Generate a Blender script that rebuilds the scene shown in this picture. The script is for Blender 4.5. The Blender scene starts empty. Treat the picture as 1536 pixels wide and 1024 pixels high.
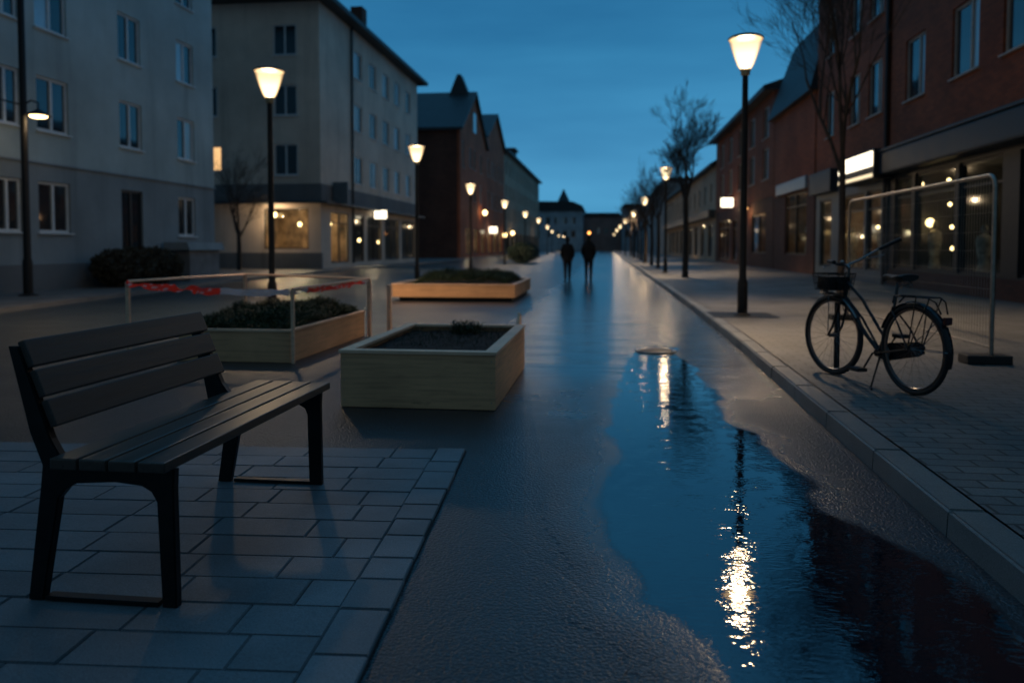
import bpy, bmesh, math, random
from mathutils import Vector, Matrix, noise
random.seed(7)
S = bpy.context.scene
COL = S.collection
PI = math.pi
R = math.radians

# ------------------------------------------------------------------ materials
class N:
    def __init__(s, name):
        s.m = bpy.data.materials.new(name); s.m.use_nodes = True
        s.t = s.m.node_tree; s.t.nodes.clear()
        s.out = s.t.nodes.new('ShaderNodeOutputMaterial')
    def n(s, typ, **kw):
        nd = s.t.nodes.new('ShaderNode' + typ)
        for k, v in kw.items():
            if k.startswith('_'): setattr(nd, k[1:], v)
            else:
                nd.inputs[k.replace('_', ' ')].default_value = v
        return nd
    def l(s, a, b):
        s.t.links.new(a, b); return s
    def pos(s, scale=(1, 1, 1)):
        if not hasattr(s, 'tc'): s.tc = s.n('TexCoord')
        mp = s.n('Mapping'); mp.inputs['Scale'].default_value = scale
        s.l(s.tc.outputs['Object'], mp.inputs['Vector']); return mp.outputs[0]
    def noise(s, scale, detail=4, rough=.55, vs=(1, 1, 1), dist=0):
        nd = s.n('TexNoise', Scale=scale, Detail=detail, Roughness=rough, Distortion=dist)
        s.l(s.pos(vs), nd.inputs['Vector']); return nd.outputs['Fac']
    def ramp(s, fac, stops):
        r = s.n('ValToRGB'); e = r.color_ramp.elements
        while len(e) < len(stops): e.new(.5)
        for i, (p, c) in enumerate(stops):
            e[i].position = p
            e[i].color = (c[0], c[1], c[2], 1) if hasattr(c, '__len__') else (c, c, c, 1)
        s.l(fac, r.inputs[0]); return r.outputs[0]
    def math(s, op, a, b=None, clamp=False, c=None):
        nd = s.n('Math', _operation=op, _use_clamp=clamp)
        for i, v in enumerate((a, b, c)):
            if v is None: continue
            if isinstance(v, (int, float)): nd.inputs[i].default_value = v
            else: s.l(v, nd.inputs[i])
        return nd.outputs[0]
    def mix(s, f, a, b, mode='MIX'):
        nd = s.n('Mix', _data_type='RGBA', _blend_type=mode)
        for i, v in ((0, f), (6, a), (7, b)):
            if isinstance(v, (int, float)): nd.inputs[i].default_value = v if i == 0 else (v, v, v, 1)
            elif isinstance(v, tuple): nd.inputs[i].default_value = (*v[:3], 1)
            else: s.l(v, nd.inputs[i])
        return nd.outputs[2]
    def mixf(s, f, a, b):
        nd = s.n('Mix', _data_type='FLOAT')
        for i, v in ((0, f), (2, a), (3, b)):
            if isinstance(v, (int, float)): nd.inputs[i].default_value = v
            else: s.l(v, nd.inputs[i])
        return nd.outputs[0]
    def smooth(s, v, a, b):
        nd = s.n('MapRange', _interpolation_type='SMOOTHSTEP')
        nd.inputs[1].default_value = a; nd.inputs[2].default_value = b
        s.l(v, nd.inputs[0]); return nd.outputs[0]
    def bump(s, h, strength=.3, dist=.01, normal=None):
        nd = s.n('Bump', Strength=1.0, Distance=dist)
        if isinstance(strength, (int, float)): nd.inputs['Strength'].default_value = strength
        else: s.l(strength, nd.inputs['Strength'])
        s.l(h, nd.inputs['Height'])
        if normal is not None: s.l(normal, nd.inputs['Normal'])
        return nd.outputs[0]
    def bsdf(s, col, rough=.6, normal=None, metal=0, spec=.5, emit=None, estr=0, ior=None):
        p = s.n('BsdfPrincipled', Metallic=metal)
        p.inputs['Specular IOR Level'].default_value = spec
        if isinstance(col, tuple): p.inputs['Base Color'].default_value = (*col[:3], 1)
        else: s.l(col, p.inputs['Base Color'])
        if isinstance(rough, (int, float)): p.inputs['Roughness'].default_value = rough
        else: s.l(rough, p.inputs['Roughness'])
        if ior is not None:
            if isinstance(ior, (int, float)): p.inputs['IOR'].default_value = ior
            else: s.l(ior, p.inputs['IOR'])
        if normal is not None: s.l(normal, p.inputs['Normal'])
        if emit:
            p.inputs['Emission Color'].default_value = (*emit, 1); p.inputs['Emission Strength'].default_value = estr
        s.l(p.outputs[0], s.out.inputs['Surface']); return p

def simple(name, col, rough=.5, metal=0, var=.25, scale=8, bump=.0, bscale=60, spec=.5):
    m = N(name)
    nz = m.noise(scale, 5)
    c = m.ramp(nz, [(.3, tuple(x * (1 - var) for x in col)), (.7, tuple(x * (1 + var) for x in col))])
    nr = None
    if bump: nr = m.bump(m.noise(bscale, 3), bump, .004)
    r = m.math('MULTIPLY_ADD', nz, .2, True, rough - .1)
    m.bsdf(c, r, nr, metal, spec); return m.m

def glow(name, col, strength):
    m = N(name); e = m.n('Emission', Strength=strength); e.inputs[0].default_value = (*col, 1)
    m.l(e.outputs[0], m.out.inputs[0]); return m.m

def stucco(name, col, streak=.3):
    m = N(name)
    big = m.noise(.35, 5, .6); st = m.noise(1.0, 4, .6, (1.4, 1.4, .12)); fine = m.noise(60, 3)
    c = m.ramp(big, [(.3, tuple(x * .74 for x in col)), (.7, tuple(x * 1.15 for x in col))])
    c = m.mix(m.math('MULTIPLY', m.smooth(st, .5, .75), streak * 1.6, True), c, tuple(x * .5 for x in col))
    c = m.mix(.2, c, fine, 'OVERLAY')
    m.bsdf(c, .85, m.bump(m.noise(110, 4), .5, .006), spec=.3); return m.m

def brickmat(name, c1, c2, mortar, sc=1.0):
    m = N(name)
    sep = m.n('SeparateXYZ'); m.l(m.pos(), sep.inputs[0])
    u = m.math('ADD', sep.outputs[0], sep.outputs[1])
    cmb = m.n('CombineXYZ'); m.l(u, cmb.inputs[0]); m.l(sep.outputs[2], cmb.inputs[1])
    b = m.n('TexBrick', Scale=1.0 * sc); m.l(cmb.outputs[0], b.inputs['Vector'])
    b.inputs['Color1'].default_value = (*c1, 1); b.inputs['Color2'].default_value = (*c2, 1)
    b.inputs['Mortar'].default_value = (*mortar, 1)
    b.inputs['Mortar Size'].default_value = .006; b.inputs['Mortar Smooth'].default_value = .1
    b.inputs['Brick Width'].default_value = .25; b.inputs['Row Height'].default_value = .08
    big = m.noise(.5, 5); c = m.mix(.75, b.outputs['Color'], m.ramp(big, [(.3, .45), (.72, 1.05)]), 'MULTIPLY')
    inv = m.math('SUBTRACT', 1, b.outputs['Fac'])
    m.bsdf(c, .8, m.bump(inv, .6, .008), spec=.3); return m.m

def slate(name, col):
    m = N(name)
    w = m.n('TexWave', _wave_type='BANDS', _bands_direction='Z', Scale=1.6, Distortion=.6, Detail=3); m.l(m.pos(), w.inputs['Vector'])
    c = m.mix(.35, m.ramp(m.noise(1.2, 5), [(.3, tuple(x * .7 for x in col)), (.7, tuple(x * 1.3 for x in col))]), w.outputs[1], 'MULTIPLY')
    m.bsdf(c, .55, m.bump(w.outputs[1], .4, .03)); return m.m

def asphalt(name):
    m = N(name)
    at = m.n('Attribute', _attribute_name='pud')
    geo = m.n('NewGeometry'); sep = m.n('SeparateXYZ'); m.l(geo.outputs['Position'], sep.inputs[0])
    X, Y = sep.outputs[0], sep.outputs[1]
    # wobbling shoreline
    edge = m.math('ADD', at.outputs['Fac'], m.math('MULTIPLY', m.math('SUBTRACT', m.noise(22, 5, .7), .5), .08))
    edge = m.math('ADD', edge, m.math('MULTIPLY', m.math('SUBTRACT', m.noise(75, 3, .65), .5), .17))
    pud = m.smooth(edge, .465, .525)
    shore = m.smooth(edge, .12, .5)
    # damp film: follows the crown of the road, broken up by large soft noise
    xc = m.math('ADD', X, -.05)
    lane = m.math('SUBTRACT', 1, m.smooth(m.math('ABSOLUTE', xc), .9, 2.1))
    far = m.smooth(m.math('ADD', Y, m.math('MULTIPLY', m.noise(1.3, 5, .65), 2.0)), 5.6, 9.8)
    big = m.noise(.55, 5, .6, (.8, .55, 1)); mid = m.noise(1.7, 4, .6, (.7, 1.6, 1))
    lane = m.math('MULTIPLY', lane, far)
    d = m.math('ADD', m.math('MULTIPLY', lane, .80), m.math('MULTIPLY', m.math('SUBTRACT', big, .5), .9))
    d = m.math('ADD', d, m.math('MULTIPLY', m.math('SUBTRACT', mid, .5), .55))
    damp = m.smooth(d, -.05, .80)
    wet = m.math('MAXIMUM', damp, m.math('MULTIPLY', shore, .48))
    grain = m.math('ADD', m.math('MULTIPLY', m.noise(72, 2, .6), .62), m.math('MULTIPLY', m.noise(190, 2, .6), .38))
    v = m.n('TexVoronoi', Scale=88.0); m.l(m.pos(), v.inputs['Vector'])
    stone = m.math('SUBTRACT', 1, v.outputs['Distance'])
    patch = m.noise(.9, 6, .6)
    base = m.ramp(grain, [(.38, (.002, .004, .006)), (.50, (.008, .014, .019)), (.59, (.040, .056, .070)), (.68, (.12, .15, .18))])
    base = m.mix(.8, base, m.ramp(patch, [(.3, .55), (.7, 1.15)]), 'MULTIPLY')
    base = m.mix(m.math('MULTIPLY', wet, .6), base, (.010, .011, .012))
    base = m.mix(pud, base, (.002, .006, .012))
    tar = m.n('TexVoronoi', _feature='DISTANCE_TO_EDGE', Scale=.30)
    nv = m.n('TexNoise', Scale=1.4, Detail=5.0, Roughness=.6); m.l(m.pos(), nv.inputs['Vector'])
    va = m.n('VectorMath', _operation='MULTIPLY_ADD'); m.l(nv.outputs['Color'], va.inputs[0]); va.inputs[1].default_value = (.35, .35, 0); m.l(m.pos(), va.inputs[2])
    m.l(va.outputs[0], tar.inputs['Vector'])
    crack = m.math('SUBTRACT', 1, m.smooth(tar.outputs['Distance'], .0008, .0032))
    base = m.mix(m.math('MULTIPLY', crack, .12), base, (.003, .003, .003))
    pt = m.n('TexVoronoi', Scale=.22); m.l(va.outputs[0], pt.inputs['Vector'])
    base = m.mix(.35, base, pt.outputs['Color'] if 0 else m.ramp(m.noise(.25, 2), [(.4, .6), (.6, 1.3)]), 'MULTIPLY')
    rough = m.mixf(wet, m.math('MULTIPLY_ADD', patch, .16, False, .24), m.math('MULTIPLY_ADD', mid, .16, False, .10))
    rough = m.mixf(pud, rough, .012)
    hgt = m.math('ADD', m.math('MULTIPLY', stone, .5), m.math('MULTIPLY_ADD', crack, -.25, False, m.math('MULTIPLY', m.noise(62, 2, .5), 1.1)))
    bs = m.math('MULTIPLY', m.math('SUBTRACT', 1, m.math('MULTIPLY', wet, .72)), m.math('SUBTRACT', 1, pud))
    flat = m.smooth(edge, .42, .52)
    bs = m.math('MULTIPLY', bs, m.math('SUBTRACT', 1, flat))
    n1 = m.bump(hgt, m.math('MULTIPLY', bs, .8), .0055)
    rip = m.noise(34, 2, .55, (.55, 1.25, 1)); rip2 = m.noise(7, 2, .5)
    n2 = m.bump(rip, m.math('MULTIPLY', pud, m.math('MULTIPLY_ADD', m.smooth(rip2, .35, .65), .85, False, .12)), .0018, n1)
    n3 = m.bump(rip2, m.math('MULTIPLY', m.math('MAXIMUM', pud, m.math('MULTIPLY', damp, .8)), .03), .010, n2)
    n3 = m.bump(m.noise(1.9, 4, .6, (.22, 1, 1)), m.math('MULTIPLY', m.math('MULTIPLY', m.math('SUBTRACT', 1, pud), damp), .55), .055, n3)
    ior = m.mixf(m.math('MAXIMUM', pud, m.math('MULTIPLY', wet, .85)), 1.50, 2.5)
    m.bsdf(base, rough, n3, ior=ior)
    return m.m

def pavermat(name, c, wetness=.5):
    m = N(name)
    fine = m.noise(180, 3, .7); big = m.noise(1.3, 5)
    at = m.n('Attribute', _attribute_name='tone')
    base = m.ramp(fine, [(.28, tuple(x * .55 for x in c)), (.5, c), (.72, tuple(x * 1.5 for x in c))])
    base = m.mix(.8, base, m.ramp(big, [(.3, .6), (.7, 1.1)]), 'MULTIPLY')
    base = m.mix(1.0, base, at.outputs['Color'], 'MULTIPLY')
    r = m.math('MULTIPLY_ADD', big, -.35, True, .62 + (.5 - wetness) * .3)
    m.bsdf(base, r, m.bump(m.math('ADD', fine, m.math('MULTIPLY', m.noise(30, 4), .7)), .45, .004), ior=1.5)
    return m.m

def sidewalkmat(name, c):
    m = N(name)
    geo = m.n('NewGeometry'); sep = m.n('SeparateXYZ'); m.l(geo.outputs['Position'], sep.inputs[0])
    cmb = m.n('CombineXYZ'); m.l(sep.outputs[0], cmb.inputs[0]); m.l(sep.outputs[1], cmb.inputs[1])
    b = m.n('TexBrick', Scale=1.0); m.l(cmb.outputs[0], b.inputs['Vector'])
    b.inputs['Color1'].default_value = (.85, .85, .85, 1); b.inputs['Color2'].default_value = (1.1, 1.08, 1.05, 1)
    b.inputs['Mortar'].default_value = (.16, .16, .16, 1)
    b.inputs['Mortar Size'].default_value = .009; b.inputs['Mortar Smooth'].default_value = .3
    b.inputs['Brick Width'].default_value = .26; b.inputs['Row Height'].default_value = .125
    fine = m.noise(150, 3, .7); big = m.noise(.8, 5); 
    base = m.ramp(fine, [(.28, tuple(x * .55 for x in c)), (.5, c), (.72, tuple(x * 1.5 for x in c))])
    base = m.mix(.85, base, m.ramp(big, [(.3, .55), (.7, 1.15)]), 'MULTIPLY')
    base = m.mix(1.0, base, b.outputs['Color'], 'MULTIPLY')
    h = m.math('ADD', m.math('MULTIPLY', m.math('SUBTRACT', 1, b.outputs['Fac']), 1.0), m.math('MULTIPLY', fine, .35))
    r = m.math('MULTIPLY_ADD', big, -.4, True, .72)
    m.bsdf(base, r, m.bump(h, .5, .005), ior=1.5); return m.m

def woodmat(name, c, dark=.45, rough=.55, sc=1.0, axis='z', knots=True, bump=.25):
    m = N(name)
    vs = {'z': (1.2 * sc, 1.2 * sc, 26 * sc), 'y': (30 * sc, 1.2 * sc, 30 * sc)}[axis]
    g = m.noise(1.6, 6, .65, vs, .4); big = m.noise(2.2, 4)
    base = m.ramp(g, [(.28, tuple(x * dark for x in c)), (.48, c), (.75, tuple(min(1, x * 1.2) for x in c))])
    base = m.mix(.6, base, m.ramp(big, [(.3, .7), (.7, 1.1)]), 'MULTIPLY')
    if knots:
        k = m.noise(3.1, 3, .5, (1, 1, 3.2))
        base = m.mix(m.math('MULTIPLY', m.smooth(k, .68, .78), .6), base, tuple(x * .3 for x in c))
    m.bsdf(base, m.math('MULTIPLY_ADD', g, .25, True, rough - .12), m.bump(g, bump, .003)); return m.m

def glassmat(name, tint=(.012, .018, .022), rough=.04, curtain=None):
    m = N(name)
    nz = m.noise(.9, 3); c = m.mix(nz, tint, tuple(x * 2.2 for x in tint))
    m.bsdf(c, rough, m.bump(m.noise(.8, 2), .15, .02), ior=1.9); return m.m

def clearglass(name, amt=.75, tint=(.85, .9, .9)):
    m = N(name)
    tr = m.n('BsdfTransparent'); tr.inputs[0].default_value = (*tint, 1)
    gl = m.n('BsdfGlossy', Roughness=.05); gl.inputs[0].default_value = (.7, .7, .7, 1)
    lw = m.n('LayerWeight', Blend=.5)
    f = m.math('MULTIPLY_ADD', m.math('POWER', lw.outputs['Facing'], 4.0), .42, True, .05)
    mx = m.n('MixShader'); m.l(f, mx.inputs[0]); m.l(tr.outputs[0], mx.inputs[1]); m.l(gl.outputs[0], mx.inputs[2])
    m.l(mx.outputs[0], m.out.inputs[0]); return m.m

def shademat():
    m = N('lamp_shade_glass')
    sep = m.n('SeparateXYZ'); m.l(m.pos(), sep.inputs[0])
    z = m.smooth(sep.outputs[2], 4.08, 4.56)
    lw = m.n('LayerWeight', Blend=.45)
    core = m.math('SUBTRACT', 1, m.smooth(lw.outputs['Facing'], .25, .95))
    st = m.math('MULTIPLY', m.math('MULTIPLY_ADD', core, 1.7, False, .62), m.ramp(z, [(0, 1.5), (.5, 1.25), (1, .62)]))
    e = m.n('Emission'); m.l(st, e.inputs[1])
    m.l(m.mix(core, (1, .55, .22), (1, .76, .43)), e.inputs[0])
    tr = m.n('BsdfTransparent'); mx = m.n('MixShader', Fac=.55)
    m.l(tr.outputs[0], mx.inputs[1]); m.l(e.outputs[0], mx.inputs[2]); m.l(mx.outputs[0], m.out.inputs[0]); return m.m

def plantmat(name, a, b):
    m = N(name)
    g = m.noise(5, 4); gi = m.n('NewGeometry')
    c = m.mix(gi.outputs['Random Per Island'], a, b)
    c = m.mix(.7, c, m.ramp(g, [(.35, .45), (.65, 1.3)]), 'MULTIPLY')
    m.bsdf(c, .6, spec=.3); return m.m

M = {}
M['asphalt'] = asphalt('wet_asphalt')
M['paver'] = pavermat('concrete_slabs', (.140, .160, .175))
M['kerb'] = pavermat('granite_kerb', (.17, .17, .165), .7)
M['sidewalk'] = sidewalkmat('brick_sidewalk', (.150, .145, .140))
M['plainwalk'] = pavermat('concrete_walk', (.12, .12, .12))
M['grout'] = simple('grout', (.02, .02, .02), .9)
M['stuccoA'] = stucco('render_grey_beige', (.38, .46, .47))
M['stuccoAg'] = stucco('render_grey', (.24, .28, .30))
M['stuccoB'] = stucco('render_warm_beige', (.60, .51, .43))
M['haze'] = stucco('render_haze_blue', (.30, .42, .50), .1)  # distance haze put into the wall colour, paler and bluer
M['hazebrown'] = stucco('render_haze_brown', (.26, .20, .19), .1)  # brown wall paled in its colour to stand for distance haze
M['stuccoD'] = stucco('render_pale', (.42, .33, .24))
M['plinth'] = stucco('plinth_dark', (.15, .155, .16))
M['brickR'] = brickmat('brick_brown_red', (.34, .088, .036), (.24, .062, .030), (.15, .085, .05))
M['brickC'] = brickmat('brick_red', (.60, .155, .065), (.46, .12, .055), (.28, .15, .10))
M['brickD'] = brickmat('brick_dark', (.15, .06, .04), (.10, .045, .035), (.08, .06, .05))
M['slate'] = slate('slate_roof', (.018, .032, .042))
M['roof'] = slate('dark_roof', (.03, .032, .036))
M['frame'] = simple('window_frame_white', (.55, .60, .63), .4, 0, .1)
M['frameT'] = simple('window_frame_tan', (.36, .33, .29), .45, 0, .12)
M['frameD'] = simple('dark_aluminium', (.009, .014, .019), .45, .0, .2)
M['glass'] = glassmat('window_glass_dark')
M['curtain'] = glassmat('window_glass_curtain', (.20, .29, .33), .2)
M['skyglass'] = glassmat('window_glass_painted_sky', (.20, .32, .40), .15)  # blue of the reflected sky put into the pane colour
M['clear'] = clearglass('shop_glass', .72)
M['steel'] = simple('black_steel', (.012, .013, .014), .42, .6, .3, 12)
M['pole'] = simple('painted_black_pole', (.010, .010, .011), .5, .3, .3, 10, .2, 90)
M['galv'] = simple('galvanised_steel', (.32, .29, .25), .38, .9, .2, 18)
M['fascia'] = simple('grey_fascia', (.030, .046, .060), .45, .3, .2, 3)
M['fasciaB'] = simple('blue_grey_panel', (.10, .14, .165), .5, .1, .2, 3)
M['pine'] = woodmat('pale_pine', (.66, .365, .19), .62)
M['pinerail'] = woodmat('pale_pine_rail', (.84, .53, .35), .75, knots=False)
M['slat'] = woodmat('dark_stained_slats', (.058, .040, .031), .55, .32, 1.0, 'y', False, .35)
M['backslat'] = woodmat('shade_toned_back_slats', (.036, .027, .022), .55, .5, 1.0, 'y', False, .3)  # darker copy of the stained slat wood, shade put into its colour
M['soil'] = simple('dark_soil', (.008, .0065, .005), .98, 0, .5, 14, .9, 40)
M['bark'] = simple('dark_bark', (.035, .028, .024), .9, 0, .35, 9, .6, 30)
M['green'] = plantmat('juniper_green', (.055, .070, .018), (.020, .038, .014))
M['greend'] = plantmat('dark_green_leaves', (.022, .036, .018), (.010, .020, .010))
M['hedge'] = plantmat('hedge_brown_green', (.060, .050, .030), (.025, .026, .018))
M['rubber'] = simple('black_rubber', (.012, .012, .012), .6, 0, .3)
M['bikeframe'] = simple('black_bike_paint', (.010, .011, .013), .28, .2, .2)
M['chrome'] = simple('dull_chrome', (.20, .20, .20), .3, 1, .1)
M['coat'] = simple('black_coat', (.010, .010, .012), .9, 0, .3, 20)
M['jeans'] = simple('dark_trousers', (.012, .013, .017), .9, 0, .3, 20)
M['skin'] = simple('skin', (.35, .2, .14), .6)
M['hair'] = simple('dark_hair', (.012, .009, .007), .7)
M['shade'] = shademat()
M['bulb'] = glow('warm_bulb', (1, .72, .38), 14)
M['point'] = glow('small_warm_bulb', (1, .66, .28), 9)
M['signglow'] = glow('lit_sign', (1, .86, .62), 3.2)
M['interior'] = simple('shop_interior', (.26, .18, .11), .8, 0, .9, 1.6)
M['interiord'] = simple('shop_interior_dark', (.055, .055, .055), .8, 0, .5, 1.2)
M['drape'] = simple('pale_display', (.5, .46, .36), .8, 0, .7, 6)
M['iron'] = simple('cast_iron', (.012, .012, .012), .6, .2, .3, 20, .5, 60)
M['letter'] = simple('sign_letter', (.5, .42, .30), .6)
M['concrete'] = simple('grey_concrete', (.16, .17, .18), .85, 0, .25, 3, .3, 50)

# ------------------------------------------------------------------ mesh helpers
class MB:
    def __init__(s): s.b = bmesh.new()
    def box(s, x0, x1, y0, y1, z0, z1, bev=0, mi=0):
        vs = [s.b.verts.new(p) for p in ((x0, y0, z0), (x1, y0, z0), (x1, y1, z0), (x0, y1, z0), (x0, y0, z1), (x1, y0, z1), (x1, y1, z1), (x0, y1, z1))]
        fs = [s.b.faces.new([vs[i] for i in f]) for f in ((0, 3, 2, 1), (4, 5, 6, 7), (0, 1, 5, 4), (1, 2, 6, 5), (2, 3, 7, 6), (3, 0, 4, 7))]
        if bev:
            es = list({e for f in fs for e in f.edges})
            bmesh.ops.bevel(s.b, geom=es, offset=bev, segments=2, affect='EDGES', profile=.6)
        return s
    def prism(s, pts, axis, a0, a1, bev=0):
        """pts 2-D outline, extruded along axis. axis y -> pts (x,z); x -> (y,z); z -> (x,y)"""
        f = {'y': lambda p, a: (p[0], a, p[1]), 'x': lambda p, a: (a, p[0], p[1]), 'z': lambda p, a: (p[0], p[1], a)}[axis]
        A = [s.b.verts.new(f(p, a0)) for p in pts]; B = [s.b.verts.new(f(p, a1)) for p in pts]
        n = len(pts); fs = [s.b.faces.new(A), s.b.faces.new(B[::-1])]
        for i in range(n): fs.append(s.b.faces.new((A[i], B[i], B[(i + 1) % n], A[(i + 1) % n])))
        bmesh.ops.recalc_face_normals(s.b, faces=fs)
        if bev:
            bmesh.ops.bevel(s.b, geom=list({e for f in fs[:2] for e in f.edges}), offset=bev, segments=2, affect='EDGES')
        return s
    def tube(s, pts, r, seg=8, cap=True):
        pts = [Vector(p) for p in pts]
        rs = r if hasattr(r, '__len__') else [r] * len(pts)
        rings = []
        up = None
        for i, p in enumerate(pts):
            t = (pts[min(i + 1, len(pts) - 1)] - pts[max(i - 1, 0)]).normalized()
            if up is None:
                up = t.orthogonal().normalized()
            else:
                up = (up - t * up.dot(t))
                up = up.normalized() if up.length > 1e-6 else t.orthogonal().normalized()
            q = t.cross(up)
            rings.append([s.b.verts.new(p + (up * math.cos(2 * PI * k / seg) + q * math.sin(2 * PI * k / seg)) * rs[i]) for k in range(seg)])
        for a, b in zip(rings, rings[1:]):
            for k in range(seg): s.b.faces.new((a[k], a[(k + 1) % seg], b[(k + 1) % seg], b[k]))
        if cap and seg > 2:
            s.b.faces.new(rings[0][::-1]); s.b.faces.new(rings[-1])
        return s
    def lathe(s, prof, cx=0, cy=0, seg=32, cap=True):
        rings = [[s.b.verts.new((cx + r * math.cos(2 * PI * k / seg), cy + r * math.sin(2 * PI * k / seg), z)) for k in range(seg)] for r, z in prof]
        for a, b in zip(rings, rings[1:]):
            for k in range(seg): s.b.faces.new((a[k], a[(k + 1) % seg], b[(k + 1) % seg], b[k]))
        if cap: s.b.faces.new(rings[0][::-1]); s.b.faces.new(rings[-1])
        return s
    def ring(s, c, r, tr, axis='y', seg=48, ts=8, sq=1.0):
        """torus in the XZ plane (axis y)"""
        cs = Vector(c); rings = []
        for i in range(seg):
            a = 2 * PI * i / seg; d = Vector((math.cos(a), 0, math.sin(a)))
            rings.append([s.b.verts.new(cs + d * (r + tr * math.cos(2 * PI * k / ts)) + Vector((0, tr * sq * math.sin(2 * PI * k / ts), 0))) for k in range(ts)])
        for i in range(seg):
            a, b = rings[i], rings[(i + 1) % seg]
            for k in range(ts): s.b.faces.new((a[k], a[(k + 1) % ts], b[(k + 1) % ts], b[k]))
        return s
    def ball(s, c, r, sub=2, sc=(1, 1, 1)):
        m = Matrix.Translation(c) @ Matrix.Diagonal((*sc, 1))
        bmesh.ops.create_icosphere(s.b, subdivisions=sub, radius=r, matrix=m); return s
    def quad(s, *p):
        s.b.faces.new([s.b.verts.new(q) for q in p]); return s
    def build(s, name, mat, parent=None, smooth=False, mats=None):
        me = bpy.data.meshes.new(name); s.b.to_mesh(me); s.b.free()
        me.materials.append(mat)
        for k in (mats or []): me.materials.append(k)
        if smooth:
            for p in me.polygons: p.use_smooth = True
            try: me.set_sharp_from_angle(angle=R(38))
            except Exception: pass
        o = bpy.data.objects.new(name, me); COL.objects.link(o)
        if parent: o.parent = parent
        return o

def tag(o, label=None, cat=None, group=None, kind=None):
    if label: o['label'] = label
    if cat: o['category'] = cat
    if group: o['group'] = group
    if kind: o['kind'] = kind
    return o
def thing(name, label, cat, loc=(0, 0, 0), rz=0, group=None):
    o = bpy.data.objects.new(name, None); COL.objects.link(o); o.empty_display_size = .2
    o.location = loc; o.rotation_euler = (0, 0, rz)
    return tag(o, label, cat, group)
def struct(name, mb, mat, label, smooth=False):
    return tag(mb.build(name, mat, None, smooth), label, name.replace('_', ' '), kind='structure')
def copy_tree(o, parent=None):
    c = o.copy(); COL.objects.link(c)
    if parent: c.parent = parent
    for ch in list(o.children): copy_tree(ch, c)
    return c
def light(name, loc, power, col, rad=.1, parent=None):
    l = bpy.data.lights.new(name, 'POINT'); l.energy = power; l.color = col; l.shadow_soft_size = rad
    o = bpy.data.objects.new(name, l); o.location = loc; COL.objects.link(o)
    if parent: o.parent = parent
    return o
WARM = (1, .70, .41)

# ------------------------------------------------------------------ setting
def grid_attr(o, name, vals, color=False):
    a = o.data.attributes.new(name, 'FLOAT_COLOR' if color else 'FLOAT', 'POINT')
    a.data.foreach_set('color' if color else 'value', vals)

b = MB(); b.quad((-500, -40, 0), (500, -40, 0), (500, 1500, 0), (-500, 1500, 0))
struct('asphalt_ground', b, M['asphalt'], 'dark damp asphalt of the street and square')

PUD = [(0.37, 9.55), (.22, 8.4), (.12, 7.2), (.05, 6.3), (.075, 5.2), (.085, 4.56), (-.015, 3.93), (.02, 3.46), (.13, 3.1), (.137, 2.74), (.25, 2.6),
       (.33, 2.48), (.39, 2.33), (.45, 2.0), (.55, 1.4), (.9, 1.0), (1.35, 1.1), (1.42, 1.9), (1.38, 2.5), (1.33, 2.9), (1.22, 3.4), (1.06, 3.83), (1.06, 4.4), (.98, 5.3),
       (.83, 5.9), (.93, 6.5), (.9, 7.6), (.93, 8.4), (.78, 9.2), (.86, 9.8), (.6, 9.95)]
def sdist(x, y):
    ins = False; best = 1e9; n = len(PUD)
    for i in range(n):
        x1, y1 = PUD[i]; x2, y2 = PUD[(i + 1) % n]
        if (y1 > y) != (y2 > y) and x < (x2 - x1) * (y - y1) / (y2 - y1) + x1: ins = not ins
        dx, dy = x2 - x1, y2 - y1; t = max(0, min(1, ((x - x1) * dx + (y - y1) * dy) / (dx * dx + dy * dy)))
        best = min(best, math.hypot(x - x1 - t * dx, y - y1 - t * dy))
    return best if ins else -best
bm = bmesh.new(); idx = {}; vals = []; NX, NY = 84, 300; X0, Y0, DX, DY = -.30, .75, .0223, .0315
fld = {}
for j in range(NY + 1):
    for i in range(NX + 1):
        x, y = X0 + i * DX, Y0 + j * DY
        w = noise.noise(Vector((x * 2.6, y * 2.0, 3))) * .09 + noise.noise(Vector((x * 7, y * 5, 9))) * .035
        fld[i, j] = max(0, min(1, .5 + (sdist(x, y) + w) / .8))
def pv(i, j):
    if (i, j) not in idx:
        idx[i, j] = bm.verts.new((X0 + i * DX, Y0 + j * DY, .001)); vals.append(fld[i, j])
    return idx[i, j]
for j in range(NY):
    for i in range(NX):
        if min(fld[i, j], fld[i + 1, j], fld[i, j + 1], fld[i + 1, j + 1]) > .10:
            bm.faces.new([pv(i, j), pv(i + 1, j), pv(i + 1, j + 1), pv(i, j + 1)])
me = bpy.data.meshes.new('puddle_water'); bm.verts.index_update(); bm.to_mesh(me); bm.free()
me.materials.append(M['asphalt']); o = bpy.data.objects.new('puddle_water', me); COL.objects.link(o)
tag(o, 'long still puddle mirroring blue sky and two street lamps', 'water', kind='structure'); grid_attr(o, 'pud', vals)

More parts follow.
